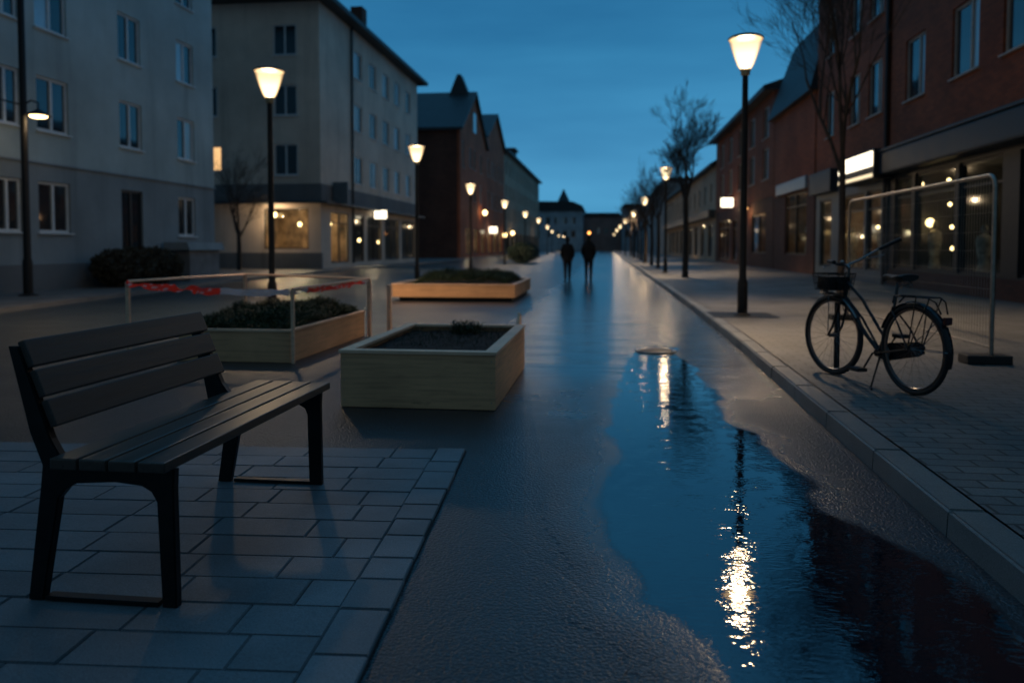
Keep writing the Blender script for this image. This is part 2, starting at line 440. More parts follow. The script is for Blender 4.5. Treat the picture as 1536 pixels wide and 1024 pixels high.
# slab paving in the near left corner
def tone_obj(name, boxes, mat, label, bev, rot=None, rnd=.14):
    b = bmesh.new(); tones = []
    for (x0, x1, y0, y1, z0, z1) in boxes:
        n0 = len(b.verts); t = 1 + random.uniform(-rnd, rnd)
        jz = random.uniform(-.0015, .0015)
        vs = [b.verts.new(p) for p in ((x0, y0, z0), (x1, y0, z0), (x1, y1, z0), (x0, y1, z0), (x0, y0, z1 + jz), (x1, y0, z1 + jz), (x1, y1, z1 + jz), (x0, y1, z1 + jz))]
        fs = [b.faces.new([vs[i] for i in f]) for f in ((4, 5, 6, 7), (0, 1, 5, 4), (1, 2, 6, 5), (2, 3, 7, 6), (3, 0, 4, 7))]
        es = [e for e in fs[0].edges]
        bmesh.ops.bevel(b, geom=es, offset=bev, segments=2, affect='EDGES')
        tones += [t] * (len(b.verts) - n0)
    me = bpy.data.meshes.new(name); b.to_mesh(me)
    if rot:
        me.transform(rot)
    b.free(); me.materials.append(mat)
    o = bpy.data.objects.new(name, me); COL.objects.link(o); tag(o, label, name.replace('_', ' '), kind='structure')
    c = []
    for t in tones[:len(me.vertices)]: c += [t, t, t, 1]
    grid_attr(o, 'tone', c, True); return o
ROT = Matrix.Translation((-.857, 4.64, 0)) @ Matrix.Rotation(R(3.4), 4, 'Z')
bx = []; y = -.008
while y > -5.2:       # border column
    L = random.choice((.2, .24, .3, .33)); bx.append((-.178 + random.uniform(-.004, .004), -.004 + random.uniform(-.007, .004), y - L + .010, y, -.05, .022)); y -= L
r = 0; y = -.006
while y > -5.2:
    x = -.19 - random.uniform(0, .12); bx.append((x - random.uniform(.12, .3), -.187, y - .204, y, -.05, .013)); x = bx[-1][0] - .005
    while x > -9:
        L = random.choice((.36, .45, .52, .6)); bx.append((x - L, x, y - .204, y, -.05, .013)); x -= L + .005
    y -= .209
tone_obj('slab_paving', bx, M['paver'], 'grey concrete slabs with a border of stones under the bench', .004, ROT, .20)
b = MB(); b.quad(*[(ROT @ Vector(p)) for p in ((-9, -5.2, .005), (0, -5.2, .005), (0, 0, .005), (-9, 0, .005))])
struct('paving_joint_sand', b, M['grout'], 'dark joints between the grey slabs')

# kerb and right sidewalk
KP = [(-3, 1.42), (3, 1.47), (6.5, 1.55), (10, 1.64), (15, 1.70), (25, 1.72), (60, 1.72), (260, 1.72)]
def kx(y):
    for (a, xa), (c, xc) in zip(KP, KP[1:]):
        if y <= c: return xa + (xc - xa) * max(0, (y - a) / (c - a))
    return KP[-1][1]
b = bmesh.new(); tones = []; y = -2.6
while y < 130:
    L = 1.02 if y < 40 else 3.0; n0 = len(b.verts); t = 1 + random.uniform(-.15, .15); g = .006; wv = random.uniform(-.004, .004)
    xa, xb = kx(y) + wv, kx(y + L) + wv; y0, y1 = y + g, y + L - g
    vs = [b.verts.new(p) for p in ((xa, y0, -.05), (xa + .17, y0, -.05), (xb + .17, y1, -.05), (xb, y1, -.05), (xa + .008, y0, .12), (xa + .17, y0, .12), (xb + .17, y1, .12), (xb + .008, y1, .12))]
    fs = [b.faces.new([vs[i] for i in f]) for f in ((4, 5, 6, 7), (0, 1, 5, 4), (1, 2, 6, 5), (2, 3, 7, 6), (3, 0, 4, 7))]
    bmesh.ops.bevel(b, geom=list(fs[0].edges), offset=.012, segments=3, affect='EDGES')
    tones += [t] * (len(b.verts) - n0); y += L
me = bpy.data.meshes.new('granite_kerb'); b.to_mesh(me); b.free(); me.materials.append(M['kerb'])
o = bpy.data.objects.new('granite_kerb', me); COL.objects.link(o); tag(o, 'long granite kerb beside the wet road', 'kerb', kind='structure')
c = []
for t in tones: c += [t, t, t, 1]
grid_attr(o, 'tone', c, True)
b = MB(); ys = [-3, 3, 6.5, 10, 15, 25, 60, 260]
for ya, yb in zip(ys, ys[1:]):
    b.quad((kx(ya) + .178, ya, .117), (8.9, ya, .117), (8.9, yb, .117), (kx(yb) + .178, yb, .117))
    b.quad((kx(ya) + .165, ya, .06), (kx(ya) + .178, ya, .06), (kx(yb) + .178, yb, .06), (kx(yb) + .165, yb, .06))
b.box(8.9, 60, -3, 260, -.1, .110)
struct('right_sidewalk', b, M['sidewalk'], 'small brick sidewalk on the right below the shops')
# square tree and lamp pits in the sidewalk
for (x, y) in ((2.27, 13.3), (2.75, 30.6), (5.1, 17.6)):
    b = MB(); b.box(x - .52, x + .52, y - .50, y + .50, .10, .124, .003)
    struct('pit_cover', b, M['iron'], 'dark square plate let into the sidewalk')
# left sidewalk with kerb lip
lp = [(-10.9, 3), (-11.47, 13.3), (-11.9, 16), (-13.3, 26), (-13.6, 40), (-13.6, 110)]
b = MB()
for (xa, ya), (xb, yb) in zip(lp, lp[1:]):
    b.quad((-30, ya, .10), (xa, ya, .10), (xb, yb, .10), (-30, yb, .10)); b.quad((xa, ya, .10), (xa, ya, -.02), (xb, yb, -.02), (xb, yb, .10))
o = struct('left_sidewalk', b, M['plainwalk'], 'grey sidewalk in front of the left apartment houses')
grid_attr(o, 'tone', [1.0] * 4 * len(o.data.vertices), True)

# manhole
t = thing('manhole_cover', 'round iron manhole cover at the far end of the puddle', 'manhole', (.60, 9.42, .008))
b = MB(); b.lathe([(.19, 0), (.19, .006), (.185, .009), (.001, .012)], seg=40); 
b.build('lid', M['iron'], t, True)
b = MB(); b.lathe([(.245, -.004), (.245, .005), (.24, .009), (.215, .009), (.205, .004), (.205, -.004)], seg=40, cap=False); b.build('rim', M['chrome'], t, True)

# ------------------------------------------------------------------ buildings
def windows_on(parent, face, pos, holes, frame, style='two', depth=.13, sills=True):
    """face E/W/S ; holes (u0,u1,z0,z1,kind)"""
    sg = {'E': 1, 'W': -1, 'S': -1}[face]
    def bxx(mb, u0, u1, d0, d1, z0, z1, bev=0):
        a, c = sorted((pos + sg * d0, pos + sg * d1))
        if face in 'EW': mb.box(a, c, u0, u1, z0, z1, bev)
        else: mb.box(u0, u1, a, c, z0, z1, bev)
    for h in holes:
        u0, u1, z0, z1, kind = h[:5]
        if kind == 'open': continue
        fw = .07; w = u1 - u0; shop = kind in ('shop', 'door')
        f = MB(); D = -depth
        fr = M['frameD'] if shop else frame
        e = .002
        bxx(f, u0 + e, u0 + fw, D, D + .07, z0 + e, z1 - e); bxx(f, u1 - fw, u1 - e, D, D + .07, z0 + e, z1 - e)
        bxx(f, u0 + fw, u1 - fw, D, D + .07, z1 - fw, z1 - e); bxx(f, u0 + fw, u1 - fw, D, D + .07, z0 + e, z0 + fw)
        if shop:
            n = max(1, round(w / 1.9))
            for k in range(1, n):
                u = u0 + w * k / n; bxx(f, u - .04, u + .04, D - .005, D + .09, z0 + fw, z1 - fw)
            if z1 - z0 > 2.2: bxx(f, u0 + fw, u1 - fw, D + .005, D + .06, z1 - .62, z1 - .56)
        else:
            u = u0 + w * (.5 if style == 'two' else .36)
            if w > .7: bxx(f, u - .04, u + .04, D - .004, D + .075, z0 + fw, z1 - fw)
        fo = f.build('window' if kind != 'door' else 'shop_door', fr, parent)
        if shop:
            g = MB(); bxx(g, u0 + fw, u1 - fw, D + .02, D + .035, z0 + fw, z1 - fw); g.build('pane', M['clear'], fo)
        else:
            q = h[5] if len(h) > 5 else random.choice(('glass', 'glass', 'curtain', 'skyglass'))
            if w > .7:
                g = MB(); bxx(g, u0 + fw, u - .04, D + .02, D + .03, z0 + fw, z1 - fw); g.build('pane', M[q], fo)
                q2 = 'glass' if q != 'glass' or random.random() < .7 else 'curtain'
                g = MB(); bxx(g, u + .04, u1 - fw, D + .02, D + .03, z0 + fw, z1 - fw); g.build('pane', M[q2 if q != 'litpane' else 'litpane'], fo)
            else:
                g = MB(); bxx(g, u0 + fw, u1 - fw, D + .02, D + .03, z0 + fw, z1 - fw); g.build('pane', M[q], fo)
            if sills:
                g = MB(); bxx(g, u0 - .06, u1 + .06, -depth + .07, .07, z0 - .045, z0 - .004, .006); g.build('sill', frame, fo)

def wall_mesh(x0, x1, y0, y1, z0, z1, holes, depth=.2):
    b = MB()
    for face, (ua, ub) in {'E': (y0, y1), 'W': (y0, y1), 'S': (x0, x1), 'N': (x0, x1)}.items():
        P = {'E': lambda u, z, d=0: (x1 - d, u, z), 'W': lambda u, z, d=0: (x0 + d, u, z), 'S': lambda u, z, d=0: (u, y0 + d, z), 'N': lambda u, z, d=0: (u, y1 - d, z)}[face]
        hs = holes.get(face, [])
        us = sorted({ua, ub, *[h[0] for h in hs], *[h[1] for h in hs]}); zs = sorted({z0, z1, *[h[2] for h in hs], *[h[3] for h in hs]})
        for a, c in zip(us, us[1:]):
            for e, g in zip(zs, zs[1:]):
                if any(h[0] <= a and h[1] >= c and h[2] <= e and h[3] >= g for h in hs): continue
                b.quad(P(a, e), P(c, e), P(c, g), P(a, g))
        for h in hs:
            a, c, e, g = h[:4]; d = depth
            b.quad(P(a, e), P(a, g), P(a, g, d), P(a, e, d)); b.quad(P(c, e), P(c, g), P(c, g, d), P(c, e, d))
            b.quad(P(a, g), P(c, g), P(c, g, d), P(a, g, d)); b.quad(P(a, e), P(c, e), P(c, e, d), P(a, e, d))
    b.quad((x0, y0, z1), (x1, y0, z1), (x1, y1, z1), (x0, y1, z1))
    bmesh.ops.remove_doubles(b.b, verts=b.b.verts, dist=.0005)
    return b
M['litpane'] = glow('lit_room', (1, .58, .25), 1.1)

# ---- A: near left apartment house
A = thing('apartment_building', 'near left grey beige rendered apartment house with white casement windows', 'building', (-15, 28, 0))
AX = -15.0
def rel(o, root):     # keep world coordinates on parts under an Empty that has a location
    pass
A.location = (0, 0, 0)
cols = [(18.78, 20.0), (22.27, 23.42), (25.5, 26.62), (17.3, 18.2), (13.3, 14.6), (9.6, 10.9)]
hA = []
for (a, c) in cols:
    for z in (4.37, 7.08, 9.79, 12.5): hA.append((a, c, z, z + 1.45, 'win'))
    if (a, c) != cols[1]: hA.append((a, c, 1.65, 3.02, 'win', 'glass'))
hA.append((22.3, 23.4, .3, 3.05, 'glassdoor', 'glass'))
hup = [h for h in hA if h[2] > 3.5]; hlo = [h for h in hA if h[2] < 3.5]
wall_mesh(-27, AX, 4, 28, 3.5, 16, {'E': hup}).build('wall', M['stuccoA'], A)
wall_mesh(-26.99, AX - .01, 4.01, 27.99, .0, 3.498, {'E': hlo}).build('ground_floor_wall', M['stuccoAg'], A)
b = MB(); b.box(AX - .02, AX + .045, 4, 28.03, 3.47, 3.53, .01); b.build('string_course', M['stuccoAg'], A)
b = MB(); b.box(AX - .05, AX + .05, 4, 22.25, .05, .8); b.box(AX - .05, AX + .05, 23.45, 28.05, .05, .8); b.build('plinth', M['plinth'], A)
windows_on(A, 'E', AX, hup, M['frame']); windows_on(A, 'E', AX - .01, [h for h in hlo if h[4] == 'win'], M['frame'])
windows_on(A, 'E', AX - .01, [(22.3, 23.4, .3, 3.05, 'win', 'glass')], M['frameD'], sills=False)
b = MB(); b.box(-27.5, AX + .5, 3.5, 28.5, 16, 16.3); b.build('roof', M['roof'], A)
# concrete bin shelter against A
t = thing('bin_store', 'low grey concrete bin store with an overhanging lid at the corner of the near house', 'bin store')
b = MB(); b.box(-14.9, -14.1, 24.6, 26.6, .1, 1.15, .02); b.build('body', M['concrete'], t)
b = MB(); b.prism([(-14.96, 1.152), (-13.98, 1.152), (-14.08, 1.42), (-14.9, 1.42)], 'y', 24.4, 26.8, .01); b.build('lid', M['stuccoAg'], t)

# ---- B: beige corner house with shops
B = thing('corner_apartment_house', 'tall beige corner house with a lit shop window below and dark overhanging eaves', 'building')
BX = -15.0; BY = 39.1
rows = ((5.05, 6.7), (8.2, 9.8), (11.35, 12.95))
hS = [(-17.55, -16.25, a, c, 'win', 'glass') for a, c in rows] + [(-22.0, -20.5, 5.3, 6.65, 'win', 'litpane')] + [(-22.0, -20.7, a, c, 'win') for a, c in rows[1:]]
hE = [(y - .72, y + .72, a, c, 'win') for y in (45.4, 48.4, 51.3, 54.1, 57.2) for a, c in rows]
wall_mesh(-28, BX, BY, 60, 3.6, 14.1, {'S': hS, 'E': hE}).build('wall', M['stuccoB'], B)
gS = [(-18.2, -15.7, 1.15, 3.3, 'shop')]
gE = [(40.6, 43.6, .35, 3.2, 'shop'), (44.3, 46.4, .35, 3.2, 'shop'), (47.0, 50.2, .35, 3.2, 'shop'), (50.9, 54.6, .35, 3.2, 'shop'), (55.2, 59.2, .35, 3.2, 'shop')]
wall_mesh(-27.98, BX - .02, BY + .02, 59.98, 0, 3.598, {'S': gS, 'E': gE}).build('ground_floor_wall', M['stuccoB'], B)
windows_on(B, 'S', BY, hS, M['frame']); windows_on(B, 'E', BX, hE, M['frame'])
windows_on(B, 'S', BY + .02, gS, M['frameD']); windows_on(B, 'E', BX - .02, gE, M['frameD'])
b = MB(); b.box(-28, BX + .55, BY - .55, 60.2, 3.55, 3.66, .02); b.build('canopy', M['fascia'], B)
b = MB(); b.box(-28, BX + .06, BY - .06, 60.05, 3.662, 4.6); b.build('fascia_band', M['plinth'], B)
b = MB(); b.box(-28, BX + .04, BY - .08, 39.2, 0, .95); b.build('plinth', M['plinth'], B)
b = MB()
b.prism([(-28.8, 14.1), (BX + .75, 14.1), (BX + .75, 14.35), (-20, 16.6), (-28.8, 16.6)], 'y', BY - .75, 60.7); b.build('roof', M['roof'], B)
b = MB(); b.tube([(BX + .10, 44.0, .3), (BX + .10, 44.0, 14.1)], .07); b.build('downpipe', M['frameD'], B, True)
b = MB(); b.box(-17, -16.2, 50, 51, 15, 17.2); b.build('chimney', M['brickD'], B)
def interior(parent, x0, x1, y0, y1, z0, z1, mat, open_face):
    b = MB()
    P = [(x0, y0), (x1, y0), (x1, y1), (x0, y1)]; nm = ['S', 'E', 'N', 'W']
    for i in range(4):
        if nm[i] in open_face: continue
        p, q = P[i], P[(i + 1) % 4]; b.quad((*p, z0), (*q, z0), (*q, z1), (*p, z1))
    b.quad((x0, y0, z0), (x1, y0, z0), (x1, y1, z0), (x0, y1, z0)); b.quad((x0, y0, z1), (x1, y0, z1), (x1, y1, z1), (x0, y1, z1))
    b.build('shop_interior', mat, parent)
interior(B, -19.5, -15.25, 39.33, 43.9, .12, 3.5, M['interior'], '')
# carve: interior box is open on the two glazed sides
for o in list(COL.objects):
    if o.name.startswith('shop_interior'):
        me = o.data; bm2 = bmesh.new(); bm2.from_mesh(me)
        kill = [f for f in bm2.faces if (abs(f.normal.y) > .9 and f.calc_center_median().y < 39.5) or (abs(f.normal.x) > .9 and f.calc_center_median().x > -15.4)]
        bmesh.ops.delete(bm2, geom=kill, context='FACES'); bm2.to_mesh(me); bm2.free()
interior(B, -19.5, -15.25, 44.0, 59.8, .12, 3.5, M['interiord'], 'E')
light('shop_light', (-17.0, 41.0, 2.9), 190, WARM, .15, B); light('shop_light', (-16.6, 42.4, 2.7), 40, WARM, .12, B)
light('shop_light', (-16.6, 48.6, 2.7), 75, WARM, .12, B); light('shop_light', (-16.8, 53.5, 2.5), 60, WARM, .12, B)
light('wall_lamp_light', (-17.45, BY - .5, 2.95), 90, WARM, .06, B)

def pendant(x, y, z, r, label, mat='point', drop=.5, cat='lamp', name='pendant_lamp', group=None):
    t = thing(name, label, cat, (x, y, z), group=group)
    b = MB(); b.ball((0, 0, 0), r, 2, (1, 1, 1.1)); b.build('bulb', M[mat], t, True)
    b = MB(); b.tube([(0, 0, r), (0, 0, r + drop)], .008, 5); b.build('cord', M['frameD'], t)
    return t
t = thing('wall_lamp', 'round glowing wall lamp beside the corner shop window', 'lamp', (-17.45, BY, 2.95))
b = MB(); b.ball((0, -.28, 0), .13, 3); b.build('globe', M['point'], t, True)
b = MB(); b.tube([(0, .02, .1), (0, -.2, .18), (0, -.28, .12)], .015); b.build('bracket', M['frameD'], t, True)
for (x, y, z, lab) in ((-16.2, 41.4, 2.5, 'warm lamp hanging inside the corner shop, nearest the corner'), (-16.8, 40.6, 2.5, 'warm lamp hanging behind the frontal window of the corner shop'),
                    (-16.0, 43.1, 2.6, 'warm lamp hanging deep in the corner shop behind the first pillar'), (-16.2, 49.0, 1.7, 'low warm lamp glowing behind the shop glass under the lit sign'), (-16.4, 54.0, 1.6, 'low warm lamp in the last shop window of the beige corner house')):
    pendant(x, y, z, .11, lab, drop=.6)
def figure_display(x, y, z0, h, label, mat='drape'):
    b = MB(); b.lathe([(.16, z0), (.2, z0 + h * .1), (.12, z0 + h * .45), (.20, z0 + h * .72), (.17, z0 + h * .82), (.05, z0 + h * .87), (.09, z0 + h * .93), (.05, z0 + h)], x, y, 14)
    return tag(b.build('display_dummy', M[mat], None, True), label, 'display dummy')
figure_display(-16.3, 42.3, .35, 1.5, 'pale clothes dummy standing in the corner shop window')
# signs on B
t = thing('shop_sign', 'small lit cream sign sticking out above the shops of the beige corner house', 'sign', (-15, 49, 3.1))
b = MB(); b.box(.1, .9, -.9, -.72, -.02, .50, .05); b.build('light_box', M['signglow'], t)
b = MB(); b.box(0, .1, -.86, -.76, .1, .4); b.build('bracket', M['frameD'], t)
t = thing('blank_sign', 'unlit blue grey sign panel on the corner of the beige house', 'sign', (-15, 42, 4.1))
b = MB(); b.box(.1, .95, -1.4, -1.2, -.5, .7, .02); b.build('panel', M['fasciaB'], t); b = MB(); b.box(0, .1, -1.36, -1.24, -.3, .5); b.build('bracket', M['frameD'], t)

# ---- C: brick gables, D: pale row, end of street
def gable(name, label, x0, x1, y0, y1, ze, zr, wm, rm, holes, over=.5, cat='building', hS=()):
    g = thing(name, label, cat)
    H = {'E': holes} if x0 < 0 else {'W': holes}
    if hS: H['S'] = list(hS)
    wall_mesh(x0, x1, y0, y1, 0, ze, H).build('wall', wm, g)
    ym = (y0 + y1) / 2
    b = MB(); b.prism([(y0, ze + .002), (y1, ze + .002), (ym, zr)], 'x', x0 + .01, x1 - .01); b.build('gable_wall', wm, g)
    b = MB(); k = (zr - ze) / (ym - y0); t_ = .28
    b.prism([(y0 - over, ze - over * k), (ym, zr + .02), (y1 + over, ze - over * k), (y1 + over, ze - over * k + t_), (ym, zr + t_), (y0 - over, ze - over * k + t_)], 'x', x0 - .3, x1 + .35)
    b.build('roof', rm, g)
    f = 'E' if x0 < 0 else 'W'
    windows_on(g, f, x1 if f == 'E' else x0, holes, M['frameT'])
    return g
hC = [(79.3, 80.4, 9.6, 12.4, 'win', 'skyglass')] + [(y, y + 1.4, z, z + 2.2, 'win') for y in (83.6, 86.0, 90.5) for z in (6.4, 10.0)]
hC += [(81, 84.6, .4, 3.3, 'shop'), (86, 89.6, .4, 3.3, 'shop'), (91, 94.4, .4, 3.3, 'shop')]
C1 = gable('brick_gable_house', 'dark red brick house with a steep slate gable roof beyond the corner house', -30, -15, 78, 95, 13.5, 18.5, M['brickC'], M['slate'], hC)
interior(C1, -19, -15.25, 80.5, 94.7, .1, 3.6, M['interior'], 'E'); light('shop_light', (-17, 85.5, 2.8), 225, WARM, .15, C1); light('shop_light', (-17, 92, 2.8), 175, WARM, .15, C1)
b = MB(); b.box(-15.02, -14.9, 85.5, 87.2, 14.1, 16.3); b.build('attic_window', M['skyglass'], C1)
b = MB(); b.prism([(-18.0, 17.6), (-15.2, 17.6), (-16.4, 20.6), (-16.8, 20.6)], 'y', 85.6, 87.4); b.build('turret', M['slate'], C1)
b = MB(); b.box(-30, -15.3, 77.94, 77.99, 0, 13.4); b.build('party_wall', M['brickD'], C1)
hC2 = [(y, y + 1.5, z, z + 2.2, 'win') for y in (96.4, 99.6, 102.6, 105.8, 108.8) for z in (6.2, 10.2)] + [(y, y + 1.5, 14.6, 16.4, 'win', 'skyglass') for y in (0,) if 0] + [(96.4, 99.5, .4, 3.3, 'shop'), (101, 104.4, .4, 3.3, 'shop'), (106.5, 110, .4, 3.3, 'shop')]
C2 = gable('brick_mansard_house', 'second red brick house with a broad slate gable, lit shop at street level', -30, -15, 95.1, 112, 15.0, 18.9, M['brickC'], M['slate'], hC2)
interior(C2, -19, -15.25, 96, 111, .1, 3.6, M['interior'], 'E'); light('shop_light', (-17, 98.3, 2.6), 300, WARM, .15, C2); light('shop_light', (-17, 108, 2.6), 300, WARM, .15, C2)
t = thing('shop_sign', 'lit cream sign on the street front of the first brick gable house', 'sign', (-15, 97.5, 3.35)); b = MB(); b.box(.1, 1.1, -.5, -.3, -.35, .45, .04); b.build('light_box', M['signglow'], t); b = MB(); b.box(0, .1, -.45, -.35, -.1, .2); b.build('bracket', M['frameD'], t)
for (x, y, z, lab) in ((-14.4, 90.4, 5.3, 'round warm globe lamp high on the first brick gable house'), (-14.5, 109, 2.9, 'round warm globe lamp at the far end of the brick houses'), (-14.6, 119, 3.4, 'round warm globe lamp on the front of the pale row house')):
    pendant(x, y, z, .26, lab, 'point', .5, name='globe_lamp')
hD = [(y, y + 1.5, z, z + 2.1, 'win') for y in range(114, 168, 4) for z in (5.2, 8.6, 12.0)] + [(y, y + 4.6, .4, 3.4, 'shop') for y in range(114, 166, 6)]
D = thing('pale_row_house', 'long pale rendered row house with dark eaves at the far left', 'building')
wall_mesh(-30, -15, 112.1, 170, 0, 15.2, {'E': hD}).build('wall', M['stuccoD'], D); windows_on(D, 'E', -15, hD, M['frameT'])
b = MB(); b.prism([(-30, 15.2), (-14.3, 15.2), (-14.3, 15.5), (-19, 17.4), (-30, 17.4)], 'y', 112.2, 170.8); b.build('roof', M['roof'], D)
b = MB(); b.box(-16.4, -15.4, 127, 131, 15.7, 17.3); b.box(-16.7, -15.1, 126.6, 131.4, 17.3, 17.6); b.build('chimney', M['brickD'], D)
interior(D, -19, -15.25, 113, 169.5, .1, 3.6, M['interiord'], 'E'); light('shop_light', (-17, 120, 2.6), 275, WARM, .15, D); light('shop_light', (-17, 134, 2.6), 225, WARM, .15, D)
def endblock(name, label, x0, x1, y0, y1, h, wm, rm, spire=None, curve=0, hz=((4, 6), (8, 10))):
    g = thing(name, label, 'building')
    n = int((x1 - x0) / 2.6); hs = [(x0 + 1 + k * 2.5, x0 + 2.3 + k * 2.5, a, c, 'win') for k in range(n) for a, c in hz if x0 + 2.3 + k * 2.5 < x1]
    wall_mesh(x0, x1, y0, y1, 0, h, {'S': hs}).build('wall', wm, g); windows_on(g, 'S', y0, hs, M['frameT'], sills=False)
    b = MB()
    if curve: b.prism([(x0 - .5, h), (x1 + .5, h), (x1 - .2, h + 1.6), (x1 - 3, h + 2.8), (x0 - .5, h + 3.0)], 'y', y0 - .4, y1)
    else: b.prism([(x0 - .4, h), (x1 + .4, h), (x1 - .6, h + 1.2), (x0 + .6, h + 1.2)], 'y', y0 - .4, y1)
    b.build('roof', rm, g)
    if spire:
        b = MB(); b.lathe([(1.9, h + 2.2), (1.7, h + 3.4), (.9, h + 5.0), (.1, h + 6.7)], spire, y0 + 3, 8); b.build('spire', M['slate'], g)
    return g
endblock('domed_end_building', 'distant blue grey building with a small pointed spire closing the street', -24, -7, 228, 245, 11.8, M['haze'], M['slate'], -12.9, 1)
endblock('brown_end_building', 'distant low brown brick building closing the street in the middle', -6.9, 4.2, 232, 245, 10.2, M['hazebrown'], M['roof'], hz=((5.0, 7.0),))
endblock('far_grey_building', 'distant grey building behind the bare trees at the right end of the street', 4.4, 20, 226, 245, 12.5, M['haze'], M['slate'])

# ---- right side
RX = 8.5
R1 = thing('brick_shop_building', 'near right red brown brick building over wide dark shop windows', 'building')
hR = [(a, c, z, z + 1.72, 'win', 'skyglass') for (a, c) in ((19.1, 20.5), (22.15, 23.5), (16.5, 18.0), (13.1, 14.5), (9.8, 11.2)) for z in (5.42, 8.9)]
wall_mesh(RX, 20, 4, 24.6, 4.15, 12.5, {'W': hR}).build('wall', M['brickR'], R1); windows_on(R1, 'W', RX, hR, M['frameT'], 'off')
gR = [(22.9, 24.2, .62, 3.3, 'shop'), (20.2, 22.7, .62, 3.3, 'shop'), (17.9, 20.0, .62, 3.3, 'shop'), (14.4, 17.2, .62, 3.3, 'shop'), (10.4, 14.0, .62, 3.3, 'shop')]
wall_mesh(RX + .02, 19.98, 4.02, 24.58, 0, 4.148, {'W': gR}).build('ground_floor_wall', M['frameD'], R1)
windows_on(R1, 'W', RX + .02, gR, M['frameD'])
b = MB(); b.box(RX - .42, RX + .0, 4, 24.4, 3.42, 4.08, .06); b.build('fascia', M['fascia'], R1)
b = MB(); b.box(RX - .46, RX + .0, 3.9, 24.45, 4.082, 4.15, .01); b.build('fascia_trim', M['fascia'], R1)
b = MB(); b.box(RX - .05, RX + .015, 4, 24.5, .10, .58); b.build('plinth', M['brickD'], R1)
b = MB(); b.tube([(RX - .08, 24.75, .1), (RX - .08, 24.75, 12.4)], .06); b.build('downpipe', M['frameD'], R1, True)
b = MB(); b.box(RX - .5, 20.4, 3.7, 24.7, 12.5, 12.8); b.build('roof', M['roof'], R1)
interior(R1, RX + .25, 13, 4.2, 24.4, .13, 3.6, M['interiord'], 'W')
light('shop_light', (10.4, 23.2, 2.6), 11, WARM, .1, R1); light('shop_light', (10.6, 20.6, 2.6), 10, WARM, .1, R1)
for k, (y, z) in enumerate(((24.1, 3.12), (22.3, 3.08), (21.5, 3.06), (22.2, 2.42), (22.05, 1.8), (22.0, 1.22), (18.75, 1.83))):
    lab = ['small warm bulb nearest the downpipe under the shop ceiling', 'small warm bulb at ceiling height left of the shop mullion', 'small warm bulb at ceiling height right of the shop mullion',
           'topmost of the three warm bulbs strung beside the shop mullion', 'middle one of the three warm bulbs strung beside the shop mullion', 'lowest of the three warm bulbs strung beside the shop mullion',
           'single warm bulb in the window at the right edge'][k]
    pendant(9.25, y, z, .05, lab, drop=.3)
for (y, h, lab) in ((24.0, 1.9, 'pale draped display figure under a bright lamp in the near brick shop'), (21.0, 1.7, 'dim draped display figure in the middle of the near brick shop')):
    figure_display(9.6, y, .13, h, lab)
t = pendant(9.5, 24.1, 1.98, .12, 'bright cream dome lamp just above the pale display figure', drop=1.4)

R2 = thing('brick_corner_building', 'tall narrow window brick building behind the glowing box sign', 'building')
h2 = [(a, c, z, z + 1.75, 'win', q) for (a, c) in ((25.5, 26.75), (27.6, 28.7), (30.6, 31.6)) for z, q in ((5.5, 'curtain'), (8.6, 'skyglass'))]
wall_mesh(RX + .03, 20, 24.9, 33, 3.9, 12.0, {'W': h2}).build('wall', M['brickR'], R2); windows_on(R2, 'W', RX + .03, h2, M['frameT'], 'off')
g2 = [(25.4, 26.8, .5, 3.1, 'shop'), (27.0, 29.8, .5, 3.1, 'shop'), (30.8, 32.4, .5, 3.1, 'shop')]
wall_mesh(RX + .05, 19.98, 24.92, 32.98, 0, 3.898, {'W': g2}).build('ground_floor_wall', M['fasciaB'], R2); windows_on(R2, 'W', RX + .05, g2, M['frameD'])
b = MB(); b.box(RX - .25, RX + .03, 30.0, 33, 3.35, 4.2, .02); b.build('fascia', M['fascia'], R2)
b = MB(); b.box(RX - .3, 20.4, 24.8, 33.2, 12.0, 12.3); b.build('roof', M['roof'], R2)
interior(R2, RX + .28, 12.5, 25, 32.8, .13, 3.6, M['interior'], 'W'); light('shop_light', (10.2, 28.5, 2.9), 31, WARM, .12, R2); light('shop_light', (10.2, 31.8, 2.7), 12, WARM, .12, R2)
figure_display(9.5, 28.0, .13, 2.0, 'pale display figure in the shop behind the bare tree'); figure_display(9.6, 31.6, .13, 1.9, 'pale display figure in the narrow blue grey framed window')
for (y, z, lab) in ((29.4, 2.95, 'warm bulb under the glowing box sign, upper one'), (29.0, 2.6, 'warm bulb under the glowing box sign, lower one'), (28.2, 1.95, 'dim warm bulb beside the display figure below the box sign')):
    pendant(9.4, y, z, .06, lab, drop=.4)
t = thing('box_sign', 'glowing cream box sign with a thin lit strip below on the brick corner building', 'sign', (7.9, 24.3, 3.6))
b = MB(); b.box(.03, .62, -.02, 3.5, -.28, .62, .02); b.build('housing', M['frameD'], t)
b = MB(); b.box(0, .028, .06, 3.42, .10, .55, .01); b.build('light_panel', M['signglow'], t)
b = MB(); b.box(0, .028, .06, 3.42, -.22, -.12, .005); b.build('light_strip', glow('strip_glow', (1, .8, .5), 1.3), t)
lt = MB(); yy = .35
for w in (.36, .24, .42, .24, .36, .42, .24): lt.box(-.012, -.004, yy, yy + w * .55, .22, .44); yy += w + .12
lt.build('lettering', glow('letter_glow', (1, .80, .50), 2.2), t)

